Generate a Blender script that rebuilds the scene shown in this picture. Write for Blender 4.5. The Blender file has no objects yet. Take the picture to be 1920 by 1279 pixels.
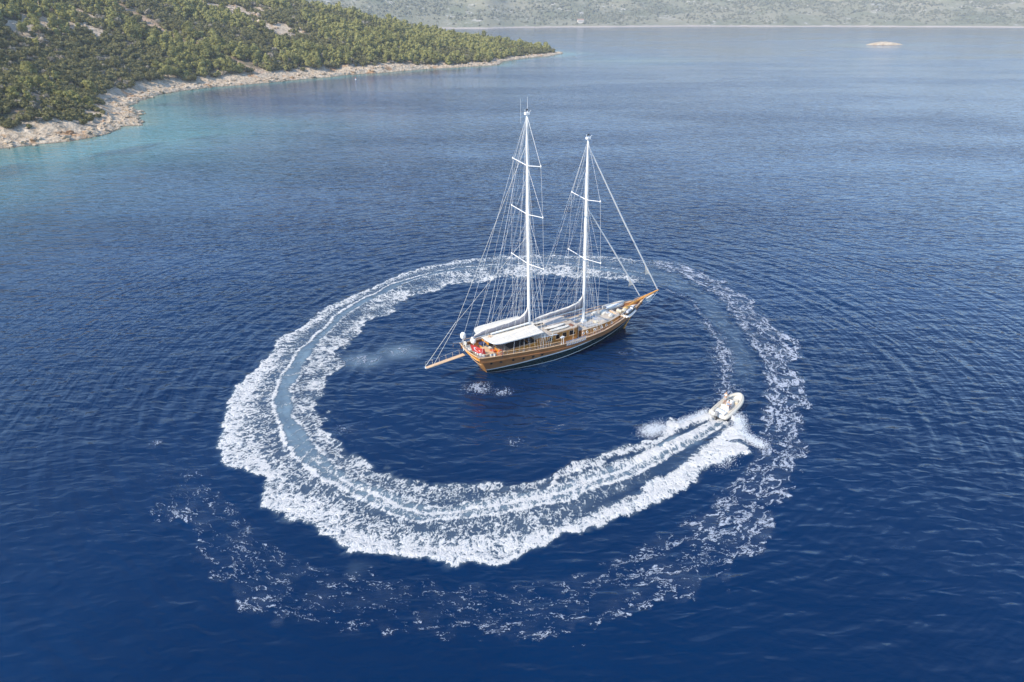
import bpy, bmesh, math, random
import numpy as np
from mathutils import Vector, Matrix
random.seed(7); rng = np.random.default_rng(11)
R = math.radians
S = bpy.context.scene

# ---------------------------------------------------------------- camera, sky, sun, exposure
cam = bpy.data.objects.new('camera', bpy.data.cameras.new('camera'))
S.collection.objects.link(cam); S.camera = cam
cam.location = (0, 0, 44); cam.rotation_euler = (R(64), 0, 0)
cam.data.sensor_width = 36; cam.data.lens = 24
cam.data.clip_start = 0.5; cam.data.clip_end = 20000
SUN_EL, SUN_AZ = 40.0, 229.0          # azimuth clockwise from +Y: low on the left, behind the camera
W = bpy.data.worlds.new('World'); S.world = W; W.use_nodes = True
nt = W.node_tree; nt.nodes.clear()
sky = nt.nodes.new('ShaderNodeTexSky'); sky.sky_type = 'NISHITA'; sky.sun_disc = False
sky.sun_elevation = R(SUN_EL); sky.sun_rotation = R(SUN_AZ); sky.air_density = 1.0; sky.dust_density = 0.0; sky.ozone_density = 3.5
bg = nt.nodes.new('ShaderNodeBackground'); bg.inputs[1].default_value = 0.15
wo = nt.nodes.new('ShaderNodeOutputWorld')
nt.links.new(sky.outputs[0], bg.inputs[0]); nt.links.new(bg.outputs[0], wo.inputs[0])
sl = bpy.data.lights.new('sun', 'SUN'); sl.energy = 3.1; sl.angle = R(0.53); sl.color = (1.0, 0.91, 0.78)
so = bpy.data.objects.new('sun', sl); S.collection.objects.link(so)
sd = Vector((math.sin(R(SUN_AZ))*math.cos(R(SUN_EL)), math.cos(R(SUN_AZ))*math.cos(R(SUN_EL)), math.sin(R(SUN_EL))))
so.rotation_euler = sd.to_track_quat('Z', 'Y').to_euler(); so.location = sd*300
S.view_settings.view_transform = 'Standard'; S.view_settings.look = 'None'
S.view_settings.exposure = 1.0; S.view_settings.gamma = 1.0; S.view_settings.use_curve_mapping = False
S.cycles.volume_bounces = 1; S.cycles.transparent_max_bounces = 12

# ---------------------------------------------------------------- helpers
def tag(o, label=None, cat=None, group=None, kind=None):
    if label: o['label'] = label
    if cat: o['category'] = cat
    if group: o['group'] = group
    if kind: o['kind'] = kind
    return o
def link(o, parent=None):
    S.collection.objects.link(o)
    if parent is not None: o.parent = parent
    return o
def empty(name, loc=(0, 0, 0), rz=0.0):
    o = bpy.data.objects.new(name, None); o.empty_display_size = 0.3
    o.location = loc; o.rotation_euler = (0, 0, rz); return link(o)
def mesh_np(name, V, F, smooth=True):
    """F: (n,k) int array, all faces of the same size"""
    V = np.asarray(V, np.float32); F = np.asarray(F, np.int32)
    me = bpy.data.meshes.new(name); k = F.shape[1]
    me.vertices.add(len(V)); me.vertices.foreach_set('co', V.ravel())
    me.loops.add(F.size); me.loops.foreach_set('vertex_index', F.ravel())
    me.polygons.add(len(F)); me.polygons.foreach_set('loop_start', np.arange(0, F.size, k, dtype=np.int32))
    me.polygons.foreach_set('loop_total', np.full(len(F), k, np.int32))
    me.polygons.foreach_set('use_smooth', np.full(len(F), smooth, bool))
    me.update(calc_edges=True); return me
def attr(me, name, data):
    data = np.asarray(data, np.float32)
    if data.ndim == 1:
        a = me.attributes.new(name, 'FLOAT', 'POINT'); a.data.foreach_set('value', data)
    else:
        a = me.attributes.new(name, 'FLOAT_VECTOR', 'POINT'); a.data.foreach_set('vector', data.ravel())
def onp(name, V, F, mat, parent=None, smooth=True):
    me = mesh_np(name, V, F, smooth); me.materials.append(mat)
    return link(bpy.data.objects.new(name, me), parent)
def sstep(a, b, x):
    t = np.clip((x-a)/(b-a), 0, 1); return t*t*(3-2*t)
def hash2(ix, iy, seed):
    h = (ix.astype(np.int64)*374761393 + iy.astype(np.int64)*668265263 + seed*1442695041) & 0xffffffff
    h = ((h ^ (h >> 13))*1274126177) & 0xffffffff
    return ((h ^ (h >> 16)) & 0xffff)/65535.0
def vnoise(x, y, seed=0):
    ix = np.floor(x); iy = np.floor(y); fx = x-ix; fy = y-iy
    fx = fx*fx*fx*(fx*(fx*6-15)+10); fy = fy*fy*fy*(fy*(fy*6-15)+10)
    a = hash2(ix, iy, seed); b = hash2(ix+1, iy, seed); c = hash2(ix, iy+1, seed); d = hash2(ix+1, iy+1, seed)
    return (a+(b-a)*fx)*(1-fy)+(c+(d-c)*fx)*fy
def fbm(x, y, seed=0, o=4, g=0.5):
    s = 0; a = 1; t = 0
    for i in range(o):
        s = s+a*vnoise(x, y, seed+i*17); t += a; a *= g; x = x*2.03+13.7; y = y*2.03+7.1
    return s/t

# ---------------------------------------------------------------- node helpers
class NT:
    def __init__(s, name):
        s.m = bpy.data.materials.new(name); s.m.use_nodes = True; s.t = s.m.node_tree; s.t.nodes.clear()
        s.out = s.t.nodes.new('ShaderNodeOutputMaterial')
    def n(s, typ, **kw):
        nd = s.t.nodes.new(typ)
        for k, v in kw.items():
            if k.startswith('i_'): s.put(nd.inputs[k[2:].replace('_', ' ')], v)
            else: setattr(nd, k, v)
        return nd
    def put(s, sock, v):
        if isinstance(v, bpy.types.NodeSocket): s.t.links.new(v, sock)
        elif isinstance(v, bpy.types.Node): s.t.links.new(v.outputs[0], sock)
        else:
            if sock.type == 'RGBA' and len(v) == 3: v = (*v, 1)
            sock.default_value = v
    def math(s, op, a, b=0.0, c=0.0, clamp=False):
        nd = s.t.nodes.new('ShaderNodeMath'); nd.operation = op; nd.use_clamp = clamp
        s.put(nd.inputs[0], a); s.put(nd.inputs[1], b); s.put(nd.inputs[2], c); return nd.outputs[0]
    def attr(s, name, vec=False):
        nd = s.t.nodes.new('ShaderNodeAttribute'); nd.attribute_name = name
        return nd.outputs['Vector'] if vec else nd.outputs['Fac']
    def mix(s, f, a, b):
        nd = s.t.nodes.new('ShaderNodeMix'); nd.data_type = 'RGBA'
        s.put(nd.inputs[0], f); s.put(nd.inputs[6], a); s.put(nd.inputs[7], b); return nd.outputs[2]
    def mr(s, x, a, b, c=0.0, d=1.0, smooth=True):
        nd = s.t.nodes.new('ShaderNodeMapRange'); nd.interpolation_type = 'SMOOTHSTEP' if smooth else 'LINEAR'
        for i, v in enumerate((x, a, b, c, d)): s.put(nd.inputs[i], v)
        return nd.outputs[0]
    def mapv(s, v, scale=(1, 1, 1), rot=(0, 0, 0), loc=(0, 0, 0)):
        nd = s.t.nodes.new('ShaderNodeMapping'); s.put(nd.inputs[0], v)
        nd.inputs[1].default_value = loc; nd.inputs[2].default_value = rot; nd.inputs[3].default_value = scale
        return nd.outputs[0]
    def noise(s, v, scale, detail=3.0, rough=0.5, dist=0.0, color=False):
        nd = s.t.nodes.new('ShaderNodeTexNoise'); s.put(nd.inputs['Vector'], v)
        nd.inputs['Scale'].default_value = scale; nd.inputs['Detail'].default_value = detail
        nd.inputs['Roughness'].default_value = rough; nd.inputs['Distortion'].default_value = dist
        return nd.outputs['Color'] if color else nd.outputs['Fac']
    def vor(s, v, scale, feature='F1', rnd=1.0):
        nd = s.t.nodes.new('ShaderNodeTexVoronoi'); nd.feature = feature; s.put(nd.inputs['Vector'], v)
        nd.inputs['Scale'].default_value = scale; nd.inputs['Randomness'].default_value = rnd
        return nd.outputs['Distance']
    def vadd(s, a, b, k=1.0, off=(0, 0, 0)):
        m = s.t.nodes.new('ShaderNodeVectorMath'); m.operation = 'MULTIPLY_ADD'
        s.put(m.inputs[0], b); m.inputs[1].default_value = (k, k, k); s.put(m.inputs[2], a)
        return m.outputs[0]
    def bump(s, h, dist=1.0, strength=1.0, normal=None):
        nd = s.t.nodes.new('ShaderNodeBump'); s.put(nd.inputs['Height'], h)
        nd.inputs['Distance'].default_value = dist; s.put(nd.inputs['Strength'], strength)
        if normal is not None: s.put(nd.inputs['Normal'], normal)
        return nd.outputs[0]
    def pos(s): return s.t.nodes.new('ShaderNodeTexCoord').outputs['Object']
    def gpos(s): return s.t.nodes.new('ShaderNodeNewGeometry').outputs['Position']
    def bsdf(s, **kw):
        nd = s.t.nodes.new('ShaderNodeBsdfPrincipled')
        for k, v in kw.items(): s.put(nd.inputs[k.replace('_', ' ')], v)
        s.t.links.new(nd.outputs[0], s.out.inputs[0]); return nd

def simple(name, col, rough=0.5, metal=0.0, var=0.12, scale=3.0, bump=0.0, coat=0.0):
    m = NT(name); p = m.pos(); nz = m.noise(p, scale, 4, 0.6)
    lo = tuple(c*(1-var) for c in col); hi = tuple(min(1, c*(1+var)) for c in col)
    c = m.mix(nz, lo, hi)
    kw = dict(Base_Color=c, Roughness=m.mr(nz, 0.2, 0.8, max(rough-0.08, 0.02), min(rough+0.08, 1)), Metallic=metal)
    if coat: kw['Coat_Weight'] = coat; kw['Coat_Roughness'] = 0.08
    b = m.bsdf(**kw)
    if bump: m.put(b.inputs['Normal'], m.bump(m.noise(p, scale*6, 3, 0.6), bump))
    return m.m

# ---------------------------------------------------------------- wake geometry (polar about the middle of the turn)
CX, CY, G0 = 1.33, 88.01, -39.23
core = [(0.0, 29.89), (9.6, 29.61), (20.6, 30.02), (29.7, 30.92), (38.2, 31.88), (45.7, 33.22), (52.1, 34.34), (58.0, 35.57), (61.8, 36.52), (65.6, 37.32), (69.9, 37.36), (75.2, 36.73), (81.3, 36.15), (87.0, 35.77), (93.4, 35.29), (100.7, 34.67), (108.3, 34.07), (116.0, 33.24), (123.8, 32.25), (133.7, 31.1), (144.8, 30.24), (155.6, 30.16), (167.2, 30.42), (179.6, 31.4), (190.4, 32.68), (200.7, 33.73), (209.8, 34.27), (218.5, 34.83), (228.6, 35.26), (238.5, 35.55), (248.2, 35.99), (256.2, 36.41), (264.2, 36.97), (272.1, 37.44), (283.6, 36.6), (303.5, 32.8), (323.3, 30.96), (340.7, 30.94)]
outer = [(0, 31.5), (7.1, 35.87), (18.9, 33.96), (26.1, 36.59), (35.5, 37.79), (42.5, 39.08), (47.2, 40.85), (52.6, 42.64), (54.3, 44.08), (56.2, 43.45), (62.4, 43.64), (68.9, 43.96), (73.1, 44.08), (77.0, 43.1), (79.0, 42.06), (81.9, 43.03), (87.0, 43.72), (89.5, 42.11), (91.3, 40.96), (97.6, 42.18), (102.8, 42.22), (109.1, 41.39), (116.3, 39.84), (122.9, 38.83), (131.1, 36.68), (140.0, 35.62), (147.6, 36.1), (158.0, 34.2), (165.6, 34.6), (180.9, 35.0), (196.9, 37.87), (212.0, 39.46), (224.4, 40.13), (237.7, 41.48), (249.1, 42.69), (262.2, 45.27), (271.7, 47.87)]
inner = [(-2.3, 29.05), (5.1, 27.39), (9.5, 26.71), (16.0, 28.44), (26.9, 27.49), (34.7, 28.54), (42.2, 29.18), (47.1, 31.18), (53.2, 31.76), (59.1, 31.72), (63.8, 32.57), (68.7, 32.89), (73.9, 33.07), (80.9, 32.28), (92.1, 31.27), (99.9, 30.66), (108.4, 29.6), (115.8, 28.29), (128.5, 25.3), (143.6, 24.68), (153.7, 24.29), (160.6, 25.2), (169.3, 24.77), (182.9, 25.82), (202.6, 26.52), (215.8, 27.41), (228.0, 27.59), (254.2, 30.63), (270.6, 33.47), (277.4, 34.07)]
bouter = [(262.2, 45.27), (271.7, 47.87), (281.9, 45.63), (291.7, 42.99), (304.1, 41.28), (317.8, 40.25), (330.0, 38.55), (338.6, 39.03), (351.3, 38.41), (360.5, 40.6), (367.8, 41.9), (375.6, 43.62), (383.7, 45.8), (389.5, 47.86), (393.9, 47.84), (399.1, 49.04), (403.3, 50.56), (410.4, 51.84), (417.2, 51.69), (424.5, 51.35), (431.6, 51.95), (437.6, 52.59), (450.1, 50.96), (455.5, 51.87), (464.1, 48.27)]
bmid = [(269.8, 42.32), (280.8, 40.43), (293.3, 37.62), (307.8, 34.53), (320.2, 33.37), (331.4, 33.34), (344.6, 32.88), (355.9, 33.9), (365.3, 35.58), (375.2, 37.69), (386.2, 39.22), (394.5, 41.02), (400.5, 42.79), (406.5, 44.12), (412.5, 44.93), (418.8, 45.35), (425.2, 45.74), (432.8, 46.1), (440.4, 46.1), (448.6, 45.21), (456.8, 44.16)]
binn = [(277.4, 34.07), (283.6, 33.79), (291.3, 32.93), (305.7, 29.73), (320.0, 28.36), (333.3, 28.36), (345.3, 28.79), (355.1, 29.23)]
def tab(T, g): return np.interp(g, [t[0] for t in T], [t[1] for t in T])
RIB_P = np.array([26.4, 71.0]); RIB_A = math.atan2(0.72, 0.69)
# bow and quarter spray of the fast boat: (along heading, to starboard) strokes, (x, y, half width)
def stroke(x, y, pts):
    best = np.full(x.shape, 9.0)
    for (ax, ay, aw), (bx, by, bw) in zip(pts[:-1], pts[1:]):
        dx, dy = bx-ax, by-ay; L = dx*dx+dy*dy
        t = np.clip(((x-ax)*dx+(y-ay)*dy)/L, 0, 1)
        d = np.hypot(x-ax-t*dx, y-ay-t*dy)/(aw+(bw-aw)*t)
        best = np.minimum(best, d)
    return best
def wake_fields(x, y):
    """returns density of fresh foam, of old foam, aerated water, flow coords, height"""
    dx, dy = x-CX, y-CY; rho = np.hypot(dx, dy)
    g = (G0-np.degrees(np.arctan2(dy, dx))) % 360
    gw = g+0
    n1 = fbm(x*0.16, y*0.16, 3, 4); n2 = fbm(x*0.55, y*0.55, 9, 4); n3 = fbm(x*1.7, y*1.7, 23, 3)
    jag = (n1-0.5)*3.4+(n2-0.5)*3.4+(n3-0.5)*1.2
    rc = tab(core, g); ro = tab(outer, g); ri = tab(inner, g)
    v = rho-rc
    age = np.clip(g/275, 0, 1.3)
    # ---- fresh wake
    outw = np.maximum(ro-rc, 0.5); inw = np.maximum(rc-ri, 0.5)
    eo = (ro+jag*0.55-rho)                 # metres inside the outer edge
    ei = (rho-(ri+jag*0.85))
    rim = np.exp(-np.clip(eo, 0, 99)/1.0)
    body = 0.545-0.10*sstep(0.45, 1.0, age)+0.12*sstep(28, 45, g)*(1-sstep(120, 155, g))-0.04
    D = np.where(v > 0, body+0.45*rim+0.28*np.exp(-(v/outw-0.72)**2/0.05)*(1-age*0.6), 0)
    D = D*sstep(-0.15, 0.55, eo)
    di = 0.63+0.35*np.exp(-np.clip(ei, 0, 99)/0.9)+0.06*age
    patch = fbm(g*0.22, rho*0.35, 41, 3)
    di = di*(0.6+0.8*patch)
    D = np.where(v <= 0, di*sstep(-0.2, 0.7, ei), D)
    fade = 1-sstep(258, 292, g)
    wc = 0.95+0.30*np.sin(np.radians(g)*1.2)+0.5*(vnoise(g*0.16, g*0, 5)-0.5)+0.25*(vnoise(g*0.5, g*0, 6)-0.5)
    v = v+0.7*(vnoise(g*0.11, g*0, 7)-0.5)+0.5*(n2-0.5)
    lipw = 0.42
    lip_o = np.exp(-((v-wc)/lipw)**2); lip_i = np.exp(-((v+wc)/lipw)**2)
    trough = sstep(wc+0.1, wc-0.55, np.abs(v))
    # ribs across the smooth core
    rib = np.sin(np.radians(g)*rc*6.2+(n2-0.5)*8+v*0.7)
    Dc = 0.54+0.26*sstep(0.25, 1.0, rib)*(1-0.5*sstep(130, 200, g))+0.35*(n3-0.5)
    Dc = Dc-0.24*sstep(80, 105, g)*(1-sstep(215, 255, g))
    near = 1-sstep(34, 92, g)              # fresh, still white
    Dc = Dc*(1-near)+near*(0.80+0.25*(n2-0.5))
    streak = np.exp(-(v/0.42)**2)*(1-sstep(70, 125, g))*(0.8+0.4*n3)
    Dc = Dc*(1-0.3*sstep(150, 230, g))
    D = D*(1-trough)+Dc*trough
    D = np.maximum(D, lip_o*(1.02-0.22*sstep(0.45, 0.9, age))*(0.8+0.4*n3))
    D = np.maximum(D, lip_i*(0.84-0.16*sstep(0.4, 0.8, age))*(0.65+0.7*n3))
    # dark lanes beside the jet close to the boat
    lane_o = np.exp(-((v-wc-1.25-0.03*g)/0.75)**2)*sstep(1, 12, g)*(1-sstep(34, 55, g))
    lane_i = np.exp(-((v+wc+0.9)/0.55)**2)*sstep(3, 12, g)*(1-sstep(34, 60, g))
    D = D*(1-0.62*np.clip(lane_o, 0, 1))*(1-0.6*lane_i)
    D = D+0.30*(1-sstep(5, 45, g))*(v > wc+2.2)*sstep(0, 0.6, eo)
    D = np.maximum(D, 1.1*streak)
    D = np.where(rho < ri-6, 0, D)*fade
    D = np.where(g > 300, 0, D)
    T = trough*(0.72-0.38*sstep(110, 240, g))*(0.6+0.8*n2)*fade+0.28*np.clip(D, 0, 1)*fade
    # ---- strokes round the boat
    ca, sa = math.cos(RIB_A), math.sin(RIB_A)
    bx = (x-RIB_P[0])*ca+(y-RIB_P[1])*sa; by = (x-RIB_P[0])*sa-(y-RIB_P[1])*ca   # +by = starboard
    wob = (n2-0.5)*1.5; wob2 = (n3-0.5)*1.6; xw = x+wob; yw = y-wob
    near_b = (x > 1.5) & (x < 34) & (y > 48) & (y < 74)
    sp_s = stroke(xw, yw, [(26.0, 69.2, .35), (26.4, 67.4, .8), (25.1, 64.9, 1.7), (22.6, 62.3, 1.9), (20.1, 60.3, 1.7), (17.1, 57.3, 1.7), (13.8, 54.8, 1.5), (10.9, 52.4, 1.2)])
    sp_f = stroke(xw, yw, [(21.7, 62.1, 1.1), (24.1, 62.2, .8), (26.3, 61.7, .25)])
    sp_p = stroke(x, yw-wob*.3, [(25.0, 70.3, .25), (23.0, 69.7, .6), (21.2, 68.6, .75), (20.0, 67.5, .7), (18.7, 66.8, .8)])
    sp_p2 = stroke(xw, yw, [(19.0, 68.6, .3), (18.4, 66.0, .9), (16.4, 64.0, 1.0), (14.2, 62.9, .8), (11.7, 61.9, .7), (8.6, 60.0, .9), (5.6, 58.6, .8), (3.8, 57.0, .7)])
    jet = stroke(x, y, [(25.0, 69.2, .45), (22.3, 66.8, .75), (19.3, 64.4, .85), (16.4, 62.3, .9), (13.8, 60.5, .9)])
    far_s = stroke(xw, yw, [(24.3, 63.9, .15), (27.7, 64.3, .3), (29.6, 63.8, .3), (31.2, 63.0, .1)])
    lane1 = stroke(x, yw+wob*.7, [(24.3, 66.7, .10), (22.6, 65.1, .35), (20.3, 63.1, .40), (17.9, 60.9, .5), (15.2, 58.9, .4)])
    lane2 = stroke(x, yw+wob*.7, [(23.0, 68.5, .10), (21.0, 66.8, .30), (18.8, 65.1, .35), (16.3, 63.0, .3)])
    lane3 = stroke(xw, yw, [(24.0, 63.9, .12), (25.7, 63.7, .35), (26.9, 63.0, .4)])
    Ds = np.zeros_like(x)
    for q, k in ((sp_s, 1.02), (sp_f, 1.0), (sp_p, 1.1), (sp_p2, 0.86), (jet, 1.05), (far_s, 0.5)):
        Ds = np.maximum(Ds, k*sstep(1.25, 0.35, q+wob2*0.25))
    D = np.where(near_b, np.maximum(D*sstep(-0.6, -2.2, bx), Ds*(0.85+0.35*n3)), D)
    for q in (lane1, lane2, lane3): D = np.where(near_b, D*(1-0.85*sstep(1.3, 0.5, q)), D)
    # ---- old wake (an earlier, wider turn)
    O = np.zeros_like(x)
    for k in (0, 360):
        gg = g+k
        bo = tab(bouter, gg)+jag*0.9; bm = tab(bmid, gg)+jag*0.6; bi = tab(binn, gg)+jag*0.5
        on = sstep(255, 275, gg)*(1-sstep(452, 474, gg))
        old = sstep(355, 420, gg)
        e = bo-rho; m = rho-bm
        band = sstep(-0.1, 0.8, e)*sstep(-0.4, 0.8, m)
        d = 0.43+0.26*np.exp(-np.clip(e, 0, 99)/1.3)+0.15*np.exp(-np.clip(m, 0, 99)/1.4)
        clump = fbm(x*0.22+5, y*0.22, 61, 3)
        d = d*(1.32-0.54*old)*(0.72+0.56*clump)
        # brighter ragged front at the lower right of the old turn
        d = d+0.30*np.exp(-np.clip(e, 0, 99)/0.7)*sstep(372, 384, gg)*(1-sstep(406, 416, gg))
        O = np.maximum(O, band*d*on)
        if k == 0:
            bandi = np.exp(-((rho-bi)/(0.55+1.3*sstep(292, 330, gg)))**2)
            O = np.maximum(O, bandi*(0.60+0.2*(n1-0.5))*sstep(262, 280, gg)*(1-sstep(352, 360, gg)))
            T = np.maximum(T, 0.22*sstep(0, 2, rho-bi)*sstep(0, 2, bm-rho)*on*(1-sstep(325, 350, gg)))
    # loose flecks inside the circle and left of the ship
    for (px, py, r, k) in ((-20.6, 84.0, 3.2, 0.62), (-16.0, 86.6, 2.4, 0.66), (-4.5, 76.3, 2.8, 0.60), (-1.0, 75.6, 2.0, 0.52), (0.5, 64.3, 1.5, 0.5),
                           (-19.5, 66.8, 2.2, 0.45), (15.5, 86.2, 1.8, 0.42), (13, 82, 1.5, 0.3), (-40.0, 64.0, 1.2, 0.5), (-33.5, 58.0, 2, 0.38)):
        O = np.maximum(O, k*np.exp(-(((x-px)/r)**2+((y-py)/(r*0.8))**2))*(0.6+0.8*n2))
        if k > 0.5 and px < -10: T = np.maximum(T, 0.75*np.exp(-(((x-px)/2.8)**2+((y-py)/2.2)**2)))
    cl = fbm(x*0.14+3, y*0.14+9, 77, 3)
    T = np.maximum(T, 0.26*sstep(0.54, 0.74, cl)*(0.3+1.4*n2)*sstep(0.3, 2, tab(bouter, g+360)-4-rho)*sstep(0.0, 2, rho-ro+1)*sstep(28, 45, g)*(g < 112))
    # ---- height
    Hh = 0.22*np.exp(-(v/1.9)**2)*fade*sstep(4, 20, g)-0.10*np.exp(-(v/0.7)**2)*fade
    Hh = Hh+0.16*np.exp(-((eo-0.9)/0.9)**2)*fade*(1-0.6*age)
    Hh = Hh+(0.05+0.10*np.clip(D, 0, 1))*(n3-0.5)*fade*(D > 0.05)
    hs = 0.42*sstep(1.3, 0.2, sp_s)*(1-sstep(3, 14, -bx)*.7)+0.35*sstep(1.2, 0.2, sp_p)+0.22*sstep(1.2, 0.2, sp_f)+0.35*sstep(1.2, 0.3, jet)*sstep(-2.5, -5, bx)+0.22*sstep(1.2, .3, sp_p2)
    Hh = Hh+np.where(near_b, hs*(0.65+0.7*n3), 0)
    # ring ripples running away from the wake on both sides
    tin = sstep(20, 130, g)
    vi = np.clip(ri-rho, 0, 99); vo = np.clip(rho-np.maximum(ro, np.where(g > 262, tab(bouter, g), 0)), 0, 99)
    ph = (n1-0.5)*5.0
    rip = 0.085*np.sin(vi*2.5+ph)*np.exp(-vi/9)*sstep(0.2, 3, vi)+0.075*np.sin(vo*2.2+ph)*np.exp(-vo/12)*sstep(0.2, 3, vo)*sstep(75, 130, g)
    sw = 0.13*(fbm(x*0.10+y*0.05, y*0.20-x*0.04, 88, 3)-0.5)+0.10*(fbm(x*0.33+y*0.1, y*0.5, 89, 2)-0.5)
    edge = sstep(-64, -54, x)*sstep(62, 52, x)*sstep(34, 42, y)*sstep(152, 138, y)
    Hh = (Hh+rip*tin*(0.35+1.1*n1)+sw)*edge
    flow = np.stack([np.radians(g)*34.0, rho, np.zeros_like(x)], 1)
    return np.clip(D, 0, 1.2), np.clip(O, 0, 1), np.clip(T, 0, 1), flow, Hh

# ---------------------------------------------------------------- coast polygon and terrain height
coast = [(-1400, 60), (-700, 90), (-330, 120), (-230, 165), (-188.2, 205.0), (-181.7, 232.2), (-177.5, 241.8), (-171.6, 250.0), (-162.7, 257.6), (-157.1, 273.0), (-160.0, 291.5), (-154.8, 297.2), (-166.2, 315.7), (-173.6, 332.8), (-189.4, 355.8), (-195.5, 377.4), (-198.5, 406.8), (-194.8, 426.0), (-184.2, 447.1), (-172.4, 460.0), (-155.2, 480.8), (-142.7, 499.6), (-128.2, 515.7), (-120.6, 532.7), (-96.5, 550.9), (-68.2, 585.8), (-43.8, 602.1), (-11.5, 631.3), (-8.3, 670.2), (15.7, 721.8), (37.7, 746.4), (54.8, 791.1)]
back = [(52, 800), (20, 850), (-60, 930), (-200, 1010), (-500, 1080), (-1400, 1200)]
def densify(P, step, amp, seed):
    out = []
    for a, b in zip(P[:-1], P[1:]):
        n = max(1, int(math.hypot(b[0]-a[0], b[1]-a[1])/step))
        for i in range(n):
            t = i/n; out.append((a[0]+(b[0]-a[0])*t, a[1]+(b[1]-a[1])*t))
    out.append(P[-1]); q = np.array(out)
    s = np.arange(len(q))*1.0
    q[:, 0] += (fbm(s*0.35, s*0, seed)-0.5)*amp; q[:, 1] += (fbm(s*0.35, s*0+5, seed+1)-0.5)*amp
    return q
cpoly = densify(coast, 3.0, 5.0, 5); bpoly = densify(back, 20, 6, 9)
def seg_dist(x, y, P):
    best = np.full(x.shape, 1e9)
    a = P[:-1]; b = P[1:]
    for (ax, ay), (bx, by) in zip(a, b):
        dx, dy = bx-ax, by-ay; t = np.clip(((x-ax)*dx+(y-ay)*dy)/(dx*dx+dy*dy+1e-9), 0, 1)
        np.minimum(best, (x-ax-t*dx)**2+(y-ay-t*dy)**2, out=best)
    return np.sqrt(best)
def inside(x, y, P):
    c = np.zeros(x.shape, bool); n = len(P)
    for i in range(n):
        ax, ay = P[i]; bx, by = P[(i+1) % n]
        if ay == by: continue
        c ^= ((ay > y) != (by > y)) & (x < (bx-ax)*(y-ay)/(by-ay)+ax)
    return c
poly_all = np.concatenate([cpoly, bpoly, [(-1400, 1200)]])
# signed distances on a lookup grid, 2 m cells
LX0, LX1, LY0, LY1, LS = -640, 240, 120, 1160, 2.0
gx = np.arange(LX0, LX1+1, LS); gy = np.arange(LY0, LY1+1, LS)
GX, GY = np.meshgrid(gx, gy, indexing='ij')
dn = seg_dist(GX, GY, cpoly); db = seg_dist(GX, GY, bpoly); ins = inside(GX, GY, poly_all)
SD = np.where(ins, np.minimum(dn, db), -np.minimum(dn, db))
def bil(A, x, y):
    fx = np.clip((x-LX0)/LS, 0, A.shape[0]-1.001); fy = np.clip((y-LY0)/LS, 0, A.shape[1]-1.001)
    ix = fx.astype(int); iy = fy.astype(int); u = fx-ix; v = fy-iy
    return (A[ix, iy]*(1-u)+A[ix+1, iy]*u)*(1-v)+(A[ix, iy+1]*(1-u)+A[ix+1, iy+1]*u)*v
def sdist(x, y): return bil(SD, x, y)
def hfun(x, y, d=None):
    if d is None: d = sdist(x, y)
    Hx = np.interp(x, [-640, -400, -250, -150, -75, 0, 55], [120, 86, 56, 38, 25, 12, 2])
    e = np.maximum(d-9, 0)
    h = Hx*(1-np.exp(-e/105.0))*(0.85+0.3*fbm(x*0.012, y*0.012, 31, 4))
    cliff = 1+1.6*np.exp(-((x+95)/30)**2)*np.exp(-((y-556)/40)**2)
    low = 1.7*cliff*sstep(-0.6, 3.0*cliff, d)+0.055*np.clip(d, 0, 14)
    n = fbm(x*0.22, y*0.22, 51, 4); led = np.floor((low+2.2*(n-0.4))*1.6)/1.6
    rock = sstep(-1, 2.5, d)*(1-sstep(14, 26, d))
    h = h+low*0.55+led*0.45*rock+low*0.45*(1-rock)+rock*1.1*(fbm(x*0.7, y*0.7, 57, 3)-0.5)
    h = h+sstep(30, 80, d)*4.0*(fbm(x*0.05, y*0.05, 59, 4)-0.5)
    return np.where(d > -1, h-0.45, -0.45+d*0.25)
track = np.array([(-500, 676), (-434, 634), (-354, 585), (-314, 562), (-275, 540), (-225, 512), (-185, 494), (-161, 492)])

# ---------------------------------------------------------------- sea
def axis(a, lo, hi, step, b, mid_lo=None, mid_hi=None, mid=6.0):
    c = list(np.arange(lo, hi+1e-6, step))
    x = hi; s = step
    while x < b:
        s = min(s*1.18, mid) if (mid_hi is not None and x < mid_hi) else s*1.25
        x += s; c.append(x)
    x = lo; s = step; pre = []
    while x > a:
        s = min(s*1.18, mid) if (mid_lo is not None and x > mid_lo) else s*1.25
        x -= s; pre.append(x)
    return np.array(pre[::-1]+c)
ax_x = axis(-9000, -62, 60, 0.21, 9000, -330, 150, 4.5); ax_y = axis(-3000, 36, 150, 0.21, 9000, 36, 860, 4.5)
nx, ny = len(ax_x), len(ax_y)
XX, YY = np.meshgrid(ax_x, ax_y, indexing='ij'); fx, fy = XX.ravel(), YY.ravel()
D, O_, T, FL, HH = wake_fields(fx, fy)
dc = -sdist(fx, fy)
Lsh = np.interp(fy, [200, 300, 340, 420, 700, 800], [62, 55, 30, 15, 13, 26])
tipd = np.hypot(fx-75, fy-770)
shal = np.exp(-np.clip(dc, 0, 999)/Lsh)*(0.75+0.5*(fbm(fx*0.03, fy*0.03, 71, 3)))
shal = np.maximum(shal, 0.34*np.exp(-np.hypot((fx-110)/90, (fy-690)/75)**2))
isl = np.hypot((fx-491)/40, (fy-985)/26); shal = np.maximum(shal, 0.5*np.exp(-np.clip(isl-1, 0, 9)*1.6))
shal = np.where((fx < LX0+4) | (fx > 700) | (fy > LY1), 0, shal)
grass = sstep(0.56, 0.66, fbm(fx*0.045+2, fy*0.03, 73, 4))*sstep(4, 12, dc)*(1-sstep(35, 70, dc))
i, j = np.meshgrid(np.arange(nx-1), np.arange(ny-1), indexing='ij'); a = (i*ny+j).ravel()
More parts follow.
